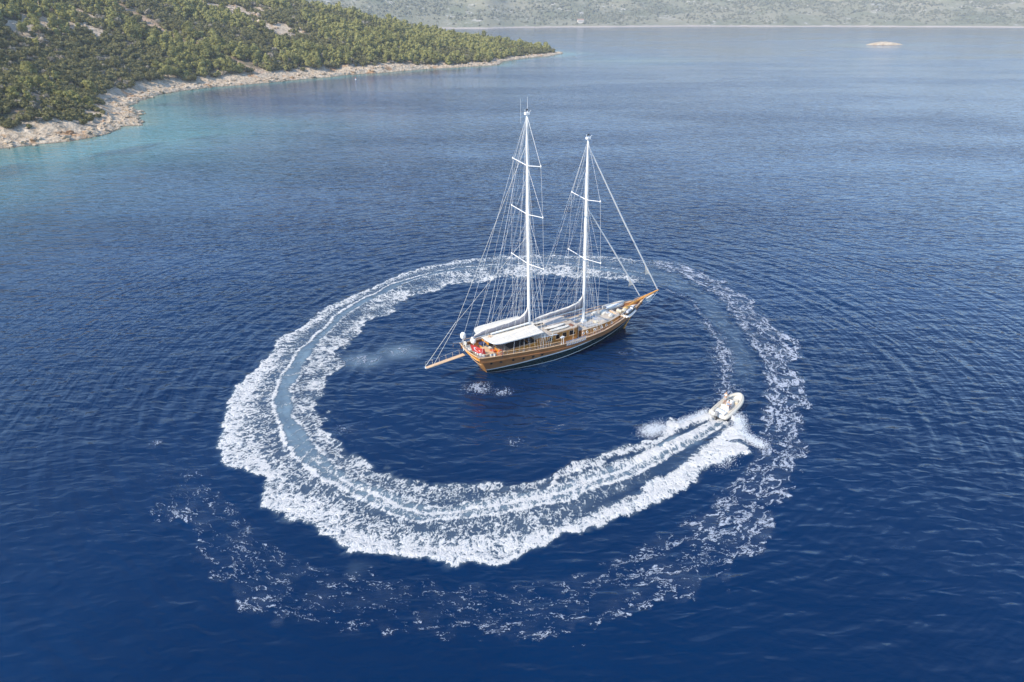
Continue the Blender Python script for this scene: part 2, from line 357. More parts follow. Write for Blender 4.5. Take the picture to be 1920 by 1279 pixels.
Fq = np.stack([a, a+ny, a+ny+1, a+1], 1)
me = mesh_np('sea', np.stack([fx, fy, HH], 1), Fq)
attr(me, 'teal', T); attr(me, 'shallow', np.clip(shal, 0, 1)); attr(me, 'seagrass', grass)
m = NT('sea_water'); p = m.gpos()
warp = m.noise(p, 0.03, 2, 0.5, color=True)
pw = m.vadd(p, warp, 6.0)
w1 = m.noise(m.mapv(pw, (0.16, 0.34, 1), (0, 0, 0.25)), 1.0, 2, 0.5, 0.4)
w2 = m.noise(m.mapv(pw, (0.42, 0.95, 1), (0, 0, -0.15)), 1.0, 1.5, 0.45, 0.5)
w3 = m.noise(m.mapv(p, (1.8, 3.2, 1), (0, 0, 0.4)), 1.0, 2, 0.5, 0.3)
gust = m.noise(m.mapv(p, (0.006, 0.018, 1)), 1.0, 4, 0.55)
gst = m.mr(gust, 0.35, 0.68, 0.55, 1.15)
vs = m.n('ShaderNodeVectorMath', operation='SUBTRACT'); m.put(vs.inputs[0], pw); vs.inputs[1].default_value = (CX+3, CY+3, 0)
vf = m.n('ShaderNodeVectorMath', operation='MULTIPLY'); m.put(vf.inputs[0], vs); vf.inputs[1].default_value = (1, 1, 0)
vl = m.n('ShaderNodeVectorMath', operation='LENGTH'); m.put(vl.inputs[0], vf); rad = vl.outputs['Value']
vn = m.n('ShaderNodeVectorMath', operation='NORMALIZE'); m.put(vn.inputs[0], vf)
vk = m.n('ShaderNodeVectorMath', operation='SCALE'); m.put(vk.inputs[0], vn); vk.inputs['Scale'].default_value = 11.0
cz = m.n('ShaderNodeCombineXYZ'); m.put(cz.inputs[2], m.math('MULTIPLY', rad, 0.95))
vq = m.n('ShaderNodeVectorMath', operation='ADD'); m.put(vq.inputs[0], vk); m.put(vq.inputs[1], cz)
ring = m.noise(vq, 1.0, 1.5, 0.45)
ringm = m.math('MULTIPLY', m.mr(rad, 12.0, 34.0), m.mr(rad, 60.0, 130.0, 1.0, 0.0))
hgt = m.math('ADD', m.math('MULTIPLY', w1, 0.55), m.math('ADD', m.math('MULTIPLY', w2, 0.38), m.math('MULTIPLY', w3, 0.045)))
hgt = m.math('ADD', hgt, m.math('MULTIPLY', m.math('MULTIPLY', ring, 0.42), ringm))
sy_ = m.n('ShaderNodeSeparateXYZ'); m.put(sy_.inputs[0], p)      # bump eased far off to brighten the reflection, close in to soften contrast
bump_ease = m.math('MULTIPLY', m.mr(sy_.outputs[1], 180.0, 900.0, 1.0, 0.55), m.mr(sy_.outputs[1], 30.0, 95.0, 0.74, 1.0))
bmp = m.bump(hgt, 0.82, m.math('MULTIPLY', gst, bump_ease))
deep = m.mix(m.mr(m.noise(p, 0.02, 3, 0.5), 0.3, 0.7), (0.0, 0.0125, 0.048), (0.0, 0.0175, 0.064))
c = m.mix(m.math('MULTIPLY', m.attr('teal'), 0.75, clamp=True), deep, (0.20, 0.28, 0.32))
sh = m.attr('shallow')
c = m.mix(m.mr(sh, 0.04, 0.75, 0, 0.88), c, (0.085, 0.235, 0.225))
c = m.mix(m.mr(sh, 0.75, 1.05), c, (0.20, 0.29, 0.22))
c = m.mix(m.math('MULTIPLY', m.attr('seagrass'), 0.7), c, (0.012, 0.055, 0.075))
b = m.bsdf(Base_Color=c, Roughness=m.mr(gust, 0.3, 0.7, 0.06, 0.14), IOR=1.38, Specular_Tint=(0.22, 0.62, 1.0, 1), Normal=bmp)
me.materials.append(m.m)
sea = tag(link(bpy.data.objects.new('sea', me)), kind='structure')

# ---------------------------------------------------------------- foam sheets lying on the water
def foam_mat(name, lo_col, hi_col, streak, s1, s2, warpk, kline, kfro, thrk, soft, veil, wk=1.0, kbig=0.36):
    m = NT(name); f = m.attr('flow', True); p = m.gpos(); dn = m.attr('dens')
    nzc = m.noise(p, 0.55, 4, 0.6, color=True)
    q = m.vadd(m.mapv(f, streak), nzc, warpk)
    def ridge(v, sc, w):
        n = m.noise(v, sc, 4, 0.62, 0.5)
        return m.mr(m.math('ABSOLUTE', m.math('SUBTRACT', n, 0.5)), 0.0, w*wk, 1.0, 0.0, smooth=False)
    r1 = ridge(q, s1, 0.11); r2 = ridge(q, s2, 0.13)
    fro = m.noise(q, s2*1.9, 5, 0.72); big = m.noise(p, 0.42, 5, 0.66)
    pat = m.math('ADD', m.math('MULTIPLY', m.math('ADD', m.math('MULTIPLY', r1, 0.6), m.math('MULTIPLY', r2, 0.4)), kline),
                 m.math('ADD', m.math('MULTIPLY', fro, kfro), m.math('MULTIPLY', big, kbig)))
    x = m.math('SUBTRACT', m.math('ADD', pat, dn), thrk)
    a = m.mr(x, -soft*0.6, soft)
    vl = m.math('MULTIPLY', m.mr(m.math('ADD', dn, m.math('MULTIPLY', m.math('SUBTRACT', big, 0.5), 1.6)), 0.15, 1.0), veil)
    a = m.math('MULTIPLY', m.math('MAXIMUM', a, vl), m.mr(dn, 0.02, 0.20))
    col = m.mix(m.mr(x, -0.05, soft*1.5), lo_col, hi_col)
    pr = m.n('ShaderNodeBsdfPrincipled')
    m.put(pr.inputs['Base Color'], col); m.put(pr.inputs['Roughness'], 0.85); m.put(pr.inputs['Specular IOR Level'], 0.2)
    m.put(pr.inputs['Normal'], m.bump(m.math('ADD', pat, m.math('MULTIPLY', fro, 0.8)), 0.30, 0.9))
    tr = m.n('ShaderNodeBsdfTransparent'); mx = m.n('ShaderNodeMixShader')
    m.put(mx.inputs[0], a); m.put(mx.inputs[1], tr.outputs[0]); m.put(mx.inputs[2], pr.outputs[0])
    m.put(m.out.inputs[0], mx.outputs[0]); return m.m
def foam_sheet(name, dens, mat, lift, label, cat):
    keep = (dens[Fq] > 0.03).any(1); F = Fq[keep]; u, inv = np.unique(F, return_inverse=True)
    V = np.stack([fx[u], fy[u], HH[u]+lift], 1)
    me = mesh_np(name, V, inv.reshape(F.shape)); attr(me, 'dens', dens[u]); attr(me, 'flow', FL[u]); me.materials.append(mat)
    return tag(link(bpy.data.objects.new(name, me)), label, cat, kind='stuff')
foam_sheet('wake_foam', D, foam_mat('fresh_foam', (0.34, 0.43, 0.50), (0.86, 0.83, 0.79), (1.0, 0.62, 1), 1.15, 3.0, 0.6, 0.62, 0.86, 1.60, 0.19, 0.24), 0.03,
           'wide churned white foam wake curving round the sailing boat', 'foam')
foam_sheet('old_foam', O_, foam_mat('old_foam_lace', (0.30, 0.38, 0.50), (0.62, 0.65, 0.73), (0.60, 0.95, 1), 0.70, 2.4, 1.5, 0.90, 0.76, 1.74, 0.20, 0.13, 0.80, 0.50), 0.055,
           'thin lacy foam of the older turn breaking up outside the fresh wake', 'foam')

# ---------------------------------------------------------------- land
def rock_mat(name, veg):
    m = NT(name); p = m.gpos()
    n1 = m.noise(p, 0.35, 5, 0.65); n2 = m.noise(p, 2.2, 4, 0.7); v = m.vor(m.vadd(p, m.noise(p, 0.8, 3, color=True), 1.2), 0.55)
    c = m.mix(m.mr(n1, 0.3, 0.7), (0.36, 0.27, 0.175), (0.62, 0.51, 0.38))
    c = m.mix(m.mr(n2, 0.5, 0.8), c, (0.70, 0.62, 0.50))
    c = m.mix(m.mr(m.noise(p, 0.12, 3, 0.5), 0.58, 0.72), c, (0.42, 0.25, 0.13))
    z = m.n('ShaderNodeSeparateXYZ'); m.put(z.inputs[0], p)
    wet = m.mr(m.math('ADD', z.outputs[2], m.math('MULTIPLY', n2, 0.5)), 0.15, 0.75, 1, 0)
    c = m.mix(wet, c, (0.13, 0.10, 0.07))
    if veg:
        soil = m.mix(m.noise(p, 0.25, 4, 0.6), (0.20, 0.135, 0.085), (0.34, 0.27, 0.19))
        grass = m.mix(m.noise(p, 0.9, 4, 0.7), (0.055, 0.065, 0.028), (0.17, 0.15, 0.085))
        g = m.mix(m.mr(m.noise(p, 0.09, 4, 0.6), 0.42, 0.6), grass, soil)
        g = m.mix(m.mr(m.attr('bare'), 0.35, 0.6), g, c)
        c = m.mix(m.attr('rock'), g, c)
        c = m.mix(m.math('MULTIPLY', m.attr('track'), 0.9), c, m.mix(n2, (0.42, 0.26, 0.16), (0.56, 0.43, 0.31)))
    m.bsdf(Base_Color=c, Roughness=0.92, Specular_IOR_Level=0.2,
           Normal=m.bump(m.math('ADD', m.math('MULTIPLY', n2, 0.35), m.math('ADD', n1, m.math('MULTIPLY', v, 0.5))), 1.3, 0.9))
    return m.m
ROCK = rock_mat('limestone', False); LAND = rock_mat('hillside_ground', True)
def patch_bare(x, y): return sstep(0.57, 0.66, fbm(x*0.022+3, y*0.03+1, 91, 4))*sstep(40, 90, sdist(x, y))
def land_grid(name, x0, x1, y0, y1, st, dlo, dhi, mat):
    X, Y = np.meshgrid(np.arange(x0, x1, st), np.arange(y0, y1, st), indexing='ij'); x, y = X.ravel(), Y.ravel()
    d = sdist(x, y); h = hfun(x, y, d); nn = X.shape[1]
    i, j = np.meshgrid(np.arange(X.shape[0]-1), np.arange(nn-1), indexing='ij'); a = (i*nn+j).ravel()
    F = np.stack([a, a+nn, a+nn+1, a+1], 1); dd = d[F]
    F = F[(dd.max(1) > dlo) & (dd.min(1) < dhi)]; u, inv = np.unique(F, return_inverse=True)
    me = mesh_np(name, np.stack([x[u], y[u], h[u]], 1), inv.reshape(F.shape)); me.materials.append(mat)
    if mat is LAND:
        attr(me, 'rock', (1-sstep(15, 22, d[u]+5*(fbm(x[u]*0.1, y[u]*0.1, 95)-0.5)))); attr(me, 'bare', patch_bare(x[u], y[u]))
        attr(me, 'track', sstep(4.2, 2.2, seg_dist(x[u], y[u], track)))
    return tag(link(bpy.data.objects.new(name, me)), kind='structure')
land_grid('hillside', -638, 70, 122, 1100, 3.0, 17, 1e9, LAND)
land_grid('rocky_shore', -330, 70, 122, 860, 0.85, -2.2, 21, ROCK)
# islet
def blob_land(name, cx, cy, rx, ry, h, n, mat, seed):
    r = np.linspace(0, 1.15, n); t = np.linspace(0, 2*math.pi, n*3, endpoint=False); Rr, Tt = np.meshgrid(r, t, indexing='ij')
    k = 1+0.5*(fbm(np.cos(Tt)*2+5, np.sin(Tt)*2+5, seed)-0.5)
    x = cx+Rr*np.cos(Tt)*rx*k; y = cy+Rr*np.sin(Tt)*ry*k
    z = h*(1-Rr**2.2)+h*1.0*(fbm(x*0.12, y*0.12, seed+3, 4)-0.5)*(1-Rr*0.7)-0.1
    N = n*3; i, j = np.meshgrid(np.arange(n-1), np.arange(N), indexing='ij'); a = (i*N+j).ravel(); b2 = (i*N+(j+1) % N).ravel()
    return tag(onp(name, np.stack([x.ravel(), y.ravel(), z.ravel()], 1), np.stack([a, a+N, b2+N, b2], 1), mat), kind='structure')
blob_land('islet', 491, 985, 25, 9, 3.6, 26, ROCK, 5)

# ---------------------------------------------------------------- far shore
farc = [(-1800, 1500), (-900, 1420), (-481, 1500), (-305, 1660), (-151, 1775), (-60, 1762), (0, 1850), (120, 1900), (478, 1990), (900, 1965), (1277, 1890), (1900, 1760), (3000, 1650)]
fX = np.arange(-1700, 3000, 14.0); fyo = np.interp(fX, [q[0] for q in farc], [q[1] for q in farc])+18*(fbm(fX*0.012, fX*0, 13, 4)-0.5)*2
tt = np.concatenate([np.array([-12, -5, 0, 4, 9, 16, 26]), np.arange(40, 600, 14.0), np.arange(600, 3200, 70.0)])
FX, TT = np.meshgrid(fX, tt, indexing='ij'); FY = fyo[:, None]+TT
def far_h(x, t):
    rise = np.interp(t, [-12, 0, 8, 26, 600, 1600, 3200], [-2.5, -0.4, 2.2, 6, 150, 330, 420])
    n = fbm(x*0.0022+1, t*0.0026, 17, 5)
    return rise*(0.55+0.85*n)+np.where(t > 30, 22*(fbm(x*0.012, t*0.014, 19, 4)-0.5)*sstep(30, 220, t), 0)
FZ = far_h(FX, TT); nn = FX.shape[1]
i, j = np.meshgrid(np.arange(FX.shape[0]-1), np.arange(nn-1), indexing='ij'); a = (i*nn+j).ravel()
m = NT('far_slope'); p = m.gpos()
z = m.n('ShaderNodeSeparateXYZ'); m.put(z.inputs[0], p)
c = m.mix(m.mr(m.noise(p, 0.006, 5, 0.6), 0.35, 0.65), (0.17, 0.175, 0.105), (0.28, 0.255, 0.17))
c = m.mix(m.mr(m.noise(p, 0.03, 5, 0.7), 0.56, 0.70), c, (0.50, 0.46, 0.40))
c = m.mix(m.mr(m.noise(p, 0.0045, 2, 0.5), 0.72, 0.76), c, (0.52, 0.42, 0.33))
c = m.mix(m.mr(m.math('ADD', z.outputs[2], m.math('MULTIPLY', m.noise(p, 0.02, 4, 0.7), 5.0)), 4.2, 6.2, 1, 0), c, (0.42, 0.36, 0.30))
m.bsdf(Base_Color=c, Roughness=0.95, Specular_IOR_Level=0.1, Normal=m.bump(m.noise(p, 0.12, 4, 0.7), 4.0, 1.0))
tag(onp('far_hills', np.stack([FX.ravel(), FY.ravel(), FZ.ravel()], 1), np.stack([a, a+nn, a+nn+1, a+1], 1), m.m), kind='structure')

# ---------------------------------------------------------------- haze
hv = [(x, y, z) for x in (-8000, 8000) for y in (-2500, 8500) for z in (-40, 480)]
hf = [(0, 1, 3, 2), (4, 6, 7, 5), (0, 4, 5, 1), (2, 3, 7, 6), (0, 2, 6, 4), (1, 5, 7, 3)]
me = mesh_np('haze', hv, hf, False); m = NT('hazy_air')
vp = m.n('ShaderNodeVolumePrincipled'); m.put(vp.inputs['Color'], (0.86, 0.92, 1.0)); vp.inputs['Density'].default_value = 0.00014
m.put(m.out.inputs['Volume'], vp.outputs[0]); me.materials.append(m.m)
tag(link(bpy.data.objects.new('haze', me)), 'pale blue summer haze over the whole bay', 'haze', kind='stuff')

# ---------------------------------------------------------------- foliage
def fol_mat(name, lo, hi, rnd):
    m = NT(name); p = m.pos()
    t = m.n('ShaderNodeObjectInfo').outputs['Random'] if rnd else m.attr('tint')
    c = m.mix(t, lo, hi); c = m.mix(m.mr(m.noise(p, 1.3, 2, 0.5), 0.35, 0.65), c, tuple(v*1.35 for v in hi))
    d = m.n('ShaderNodeBsdfDiffuse'); m.put(d.inputs[0], c); tl = m.n('ShaderNodeBsdfTranslucent'); m.put(tl.inputs[0], c)
    mx = m.n('ShaderNodeMixShader'); m.put(mx.inputs[0], 0.22); m.put(mx.inputs[1], d.outputs[0]); m.put(mx.inputs[2], tl.outputs[0])
    m.put(m.out.inputs[0], mx.outputs[0]); return m.m
BUSH = ((0.092, 0.090, 0.036), (0.165, 0.152, 0.066)); PINE = ((0.150, 0.150, 0.048), (0.255, 0.24, 0.085)); DRY = ((0.17, 0.15, 0.11), (0.27, 0.235, 0.175))
bark = simple('bark', (0.14, 0.10, 0.075), 0.9, bump=0.05)
ico_bm = bmesh.new(); bmesh.ops.create_icosphere(ico_bm, subdivisions=1, radius=1.0)
ICO_V = np.array([v.co[:] for v in ico_bm.verts]); ICO_F = np.array([[v.index for v in f.verts] for f in ico_bm.faces]); ico_bm.free()
ico_bm = bmesh.new(); bmesh.ops.create_icosphere(ico_bm, subdivisions=2, radius=1.0)
ICO2_V = np.array([v.co[:] for v in ico_bm.verts]); ICO2_F = np.array([[v.index for v in f.verts] for f in ico_bm.faces]); ico_bm.free()
def crown(nl, leaf, rs, kind, core_lod=1, cr=(0.80, 0.25)):
    """unit crown about 1 radius wide, base at z=0"""
    n = 8 if kind == 'pine' else 6
    ang = rs.uniform(0, 6.28, n); rr = rs.uniform(0.15, 0.62, n)
    zc = rs.uniform(0.35, 0.95, n) if kind == 'bush' else rs.uniform(0.5, 1.9, n)
    if kind == 'pine': rr = rr*(1.25-zc*0.42)
    C = np.stack([np.cos(ang)*rr, np.sin(ang)*rr, zc], 1); rad = rs.uniform(0.34, 0.56, n)
    k = rs.integers(0, n, nl); dv = rs.normal(size=(nl, 3)); dv[:, 2] += 0.25; dv /= np.linalg.norm(dv, axis=1)[:, None]
    P = C[k]+dv*rad[k, None]*rs.uniform(0.62, 1.22, nl)[:, None]
    nrm = dv+rs.normal(size=(nl, 3))*0.5; nrm /= np.linalg.norm(nrm, axis=1)[:, None]
    up = rs.normal(size=(nl, 3)); t1 = np.cross(nrm, up); t1 /= np.linalg.norm(t1, axis=1)[:, None]; t2 = np.cross(nrm, t1)
    s = leaf*rs.uniform(0.6, 1.35, nl)[:, None]
    V = np.stack([P-t1*s, P+t1*s*0.9+t2*s*0.4, P+t2*s*1.4-t1*s*0.15], 1).reshape(-1, 3)
    F = np.arange(nl*3).reshape(-1, 3)
    IV, IF = (ICO2_V, ICO2_F) if core_lod == 2 else (ICO_V, ICO_F)
    for c, r in zip(C, rad):
        F = np.concatenate([F, IF+len(V)])
        V = np.concatenate([V, c+IV*r*(cr[0]+cr[1]*rs.random((len(IV), 1)))])
    return V, F
def trunk_mesh(h, r):
    V = []; n = 6; lv = ((0, 1.0, 0, 0), (0.4, 0.75, 0.08, 0.02), (0.8, 0.5, 0.05, -0.05), (1.0, 0.3, 0.12, 0.03))
    for z_, k, ox, oy in lv:
        for q in range(n):
            a_ = q*2*math.pi/n; V.append((ox+math.cos(a_)*r*k, oy+math.sin(a_)*r*k, z_*h))
    F = [(l_*n+q, l_*n+(q+1) % n, (l_+1)*n+(q+1) % n, (l_+1)*n+q) for l_ in range(3) for q in range(n)]
    return V, F
# sites
g1 = np.meshgrid(np.arange(-560, 70, 3.7), np.arange(345, 960, 3.7), indexing='ij'); g2 = np.meshgrid(np.arange(-420, -150, 2.7), np.arange(200, 345, 2.7), indexing='ij')
sx = np.concatenate([g1[0].ravel(), g2[0].ravel()]); sy = np.concatenate([g1[1].ravel(), g2[1].ravel()])
sx = sx+rng.uniform(-1.5, 1.5, sx.size); sy = sy+rng.uniform(-1.5, 1.5, sy.size)
d_ = sdist(sx, sy); vegline = 13+9*(fbm(sx*0.06, sy*0.06, 97, 3)-0.35)-5*sstep(500, 620, sy)
bare = patch_bare(sx, sy); keep = (d_ > vegline) & (rng.random(sx.size) > 0.78*bare+0.06+0.10*sstep(420, 520, sy)) & (seg_dist(sx, sy, track) > 4.0)
keep &= (np.abs(sx) < sy*0.80+45)
sx, sy, d_ = sx[keep], sy[keep], d_[keep]; sz = hfun(sx, sy, d_)
vis = np.ones(len(sx), bool)
for t in np.linspace(0.45, 0.985, 26):
    vis &= hfun(sx*t, sy*t) < 44+(sz+9-44)*t
vis &= (44-(sz+8))/np.hypot(sx, sy) > -0.03
sx, sy, sz, d_ = sx[vis], sy[vis], sz[vis], d_[vis]
kn = fbm(sx*0.02+9, sy*0.02, 101, 3)+0.25*(rng.random(len(sx))-0.5)+0.10*sstep(400, 520, sy)-0.16*sstep(360, 320, sy)
kind = np.where(rng.random(len(sx)) < 0.09, 2, np.where(kn > 0.60, 1, 0))
kind[(d_ < vegline.min()+10) & (kind == 1) & (rng.random(len(sx)) < 0.5)] = 0
siz = rng.uniform(1.9, 3.1, len(sx))*(0.66+0.34*sstep(320, 370, sy))*(0.85+0.45*rng.random(len(sx))**3)*np.where(kind == 1, 1.15, np.where(kind == 2, 0.85, 1.0))*(1+0.15*sstep(380, 520, sy))
dist = np.hypot(sx, sy); order = np.argsort(dist/siz); near_i = order[:296]; rest = order[296:]
print('trees', len(sx))
KN = ('bush', 'pine', 'dry')
mats_r = [fol_mat('maquis_leaves', *BUSH, True), fol_mat('pine_needles', *PINE, True), fol_mat('dry_twigs', *DRY, True)]
LB = (('low dark green evergreen shrub in the dense thicket on the near left slope', 'shrub', 'dark green shrubs of the near thicket', 'evergreen_shrub'),
      ('olive green pine with a taller bright crown on the near left slope', 'tree', 'pines of the near slope', 'pine_tree'),
      ('grey brown half-dry shrub among the green thicket on the left slope', 'shrub', 'half-dry shrubs of the near slope', 'dry_shrub'))
protos = {}
for k in range(3):
    for q in range(4):
        rs = np.random.default_rng(100+k*10+q)
        V, F = crown(760, 0.115, rs, 'pine' if k == 1 else 'bush', 1, (0.60, 0.25))
        me = mesh_np('crown', V, F, False); me.materials.append(mats_r[k])
        tv, tf = trunk_mesh(1.0 if k == 1 else 0.6, 0.09 if k == 1 else 0.06)
        tm = mesh_np('trunk', tv, tf); tm.materials.append(bark); protos[k, q] = (me, tm)
for n_, q in enumerate(near_i):
    k = int(kind[q]); me, tm = protos[k, n_ % 4]
    r_ = empty(LB[k][3], (sx[q], sy[q], sz[q]-0.15), random.uniform(0, 6.28)); s_ = siz[q]
    r_.scale = (s_*random.uniform(0.9, 1.15), s_*random.uniform(0.9, 1.15), s_*random.uniform(0.75, 1.05))
    tag(r_, LB[k][0], LB[k][1], LB[k][2])
    link(bpy.data.objects.new('crown', me), r_); link(bpy.data.objects.new('trunk', tm), r_)
def thicket(name, idx, nl, leaf, label):
    for k in range(3):
        sel = idx[kind[idx] == k]
        if not len(sel): continue
        Vs, Fs, Ts = [], [], []; off = 0
        libs = [crown(nl, leaf, np.random.default_rng(500+k*10+q), 'pine' if k == 1 else 'bush') for q in range(6)]
        for q in sel:
            V, F = libs[int(rng.integers(6))]; a_ = rng.uniform(0, 6.28); ca, sa = math.cos(a_), math.sin(a_); s_ = siz[q]
            sc = np.array([s_*rng.uniform(0.85, 1.2), s_*rng.uniform(0.85, 1.2), s_*rng.uniform(0.7, 1.1)])
            W_ = V*sc; W_ = np.stack([W_[:, 0]*ca-W_[:, 1]*sa, W_[:, 0]*sa+W_[:, 1]*ca, W_[:, 2]], 1)+(sx[q], sy[q], sz[q]-0.2)
            Vs.append(W_); Fs.append(F+off); off += len(V); Ts.append(np.full(len(V), rng.random()))
        me = mesh_np(name[k], np.concatenate(Vs), np.concatenate(Fs), False); attr(me, 'tint', np.concatenate(Ts))
        me.materials.append(fol_mat(name[k]+'_leaves', *(BUSH, PINE, DRY)[k], False))
        tag(link(bpy.data.objects.new(name[k], me)), label[k], 'trees', kind='stuff')
thicket(('evergreen_thicket', 'pine_wood', 'dry_scrub'), rest[:8200], 84, 0.26,
        ('dark evergreen maquis covering the headland behind the rocky shore', 'olive green pine wood spread over the headland', 'grey brown dry scrub scattered through the headland wood'))
# far shore bushes, a few metres across at two kilometres
nb = 15000
bx_ = rng.uniform(-700, 1700, nb); bt = rng.uniform(0, 1, nb)**0.8*430+24
dn_ = fbm(bx_*0.01+2, bt*0.016, 111, 4); kp = rng.random(nb) < sstep(0.30, 0.55, dn_)*0.85+0.15; bx_, bt = bx_[kp], bt[kp]
by_ = np.interp(bx_, fX, fyo)+bt; bz = far_h(bx_, bt); bs = rng.uniform(2.2, 5.2, len(bx_))
OV = np.array([(1, 0, 0.2), (0, 1, 0.3), (-1, 0, 0.2), (0, -1, 0.3), (0, 0, 1.1)]); OF = np.array([(0, 1, 4), (1, 2, 4), (2, 3, 4), (3, 0, 4)])
V = (OV[None]+rng.uniform(-0.25, 0.25, (len(bx_), 5, 3)))*bs[:, None, None]+np.stack([bx_, by_, bz-0.8], 1)[:, None]
F = (OF[None]+np.arange(len(bx_))[:, None, None]*5).reshape(-1, 3)
me = mesh_np('far_scrub', V.reshape(-1, 3), F, False); attr(me, 'tint', np.repeat(rng.random(len(bx_)), 5)); me.materials.append(fol_mat('far_scrub_leaves', (0.09, 0.10, 0.06), (0.17, 0.165, 0.11), False))
tag(link(bpy.data.objects.new('far_scrub', me)), 'grey green scrub dotted over the hazy far hills', 'scrub', kind='stuff')

# ---------------------------------------------------------------- boulders
bv = []
for q in range(6):
    rs = np.random.default_rng(700+q); V = ICO2_V*(0.75+0.5*rs.random((len(ICO2_V), 1)))
    for _ in range(5):
        nrm = rs.normal(size=3); nrm /= np.linalg.norm(nrm); dd = V@nrm; V = V-np.outer(np.clip(dd-0.62, 0, 9), nrm)
    V = V*np.array([1, 0.75, 0.5]); me = mesh_np('boulder', V, ICO2_F, False); me.materials.append(ROCK); bv.append((me, V))
cs = np.array([c_ for c_ in cpoly if 238 < c_[1] < 640])
nbld = 0
for q in range(1100):
    if nbld >= 200: break
    c_ = cs[int(rng.random()**1.6*len(cs))]; x_ = c_[0]+rng.uniform(-10, 5); y_ = c_[1]+rng.uniform(-6, 8); dd = float(sdist(np.array([x_]), np.array([y_]))[0])
    if not -0.8 < dd < 11: continue
    h_ = float(hfun(np.array([x_]), np.array([y_]))[0]); s_ = rng.uniform(0.7, 1.9)
    o = link(bpy.data.objects.new('boulder', bv[nbld % 6][0])); o.location = (x_, y_, max(h_, -0.2)+0.12*s_)
    o.rotation_euler = (rng.uniform(-.3, .3), rng.uniform(-.3, .3), rng.uniform(0, 6.28)); o.scale = (s_, s_, s_*rng.uniform(0.7, 1.2)); nbld += 1
    tag(o, 'pale limestone boulder lying on the rocky shore of the left headland', 'boulder', 'boulders along the rocky shore')
Vs, Fs = [], []; off = 0
def add_rocks(n, fn, smin, smax):
    global off
    for q in range(n):
        x_, y_, ok = fn()
        if not ok: continue
        h_ = float(hfun(np.array([x_]), np.array([y_]))[0]); s_ = rng.uniform(smin, smax); a_ = rng.uniform(0, 6.28)
        V = ICO_V*(0.6+0.6*rng.random((len(ICO_V), 1)))*np.array([1, 0.75, 0.55])*s_
        V = np.stack([V[:, 0]*math.cos(a_)-V[:, 1]*math.sin(a_), V[:, 0]*math.sin(a_)+V[:, 1]*math.cos(a_), V[:, 2]], 1)+(x_, y_, h_+0.1*s_)
        Vs.append(V); Fs.append(ICO_F+off); off += len(V)
def on_shore():
    c_ = cpoly[int(rng.integers(8, len(cpoly)))]; x_ = c_[0]+rng.uniform(-12, 5); y_ = c_[1]+rng.uniform(-8, 10); dd = float(sdist(np.array([x_]), np.array([y_]))[0])
    return x_, y_, -0.5 < dd < 16 and y_ > 225
add_rocks(4200, on_shore, 0.3, 1.1)
tag(onp('shore_rubble', np.concatenate(Vs), np.concatenate(Fs), ROCK, smooth=False), 'pale broken limestone rubble strewn along the waterline of the headland', 'rocks', kind='stuff')
Vs, Fs = [], []; off = 0
def on_hill():
    x_ = rng.uniform(-460, -60); y_ = rng.uniform(420, 860); return x_, y_, float(patch_bare(np.array([x_]), np.array([y_]))[0]) > 0.4
add_rocks(2600, on_hill, 1.0, 3.2)
tag(onp('rock_outcrops', np.concatenate(Vs), np.concatenate(Fs), ROCK, smooth=False), 'grey limestone outcrops showing between trees high on the headland', 'rocks', kind='stuff')

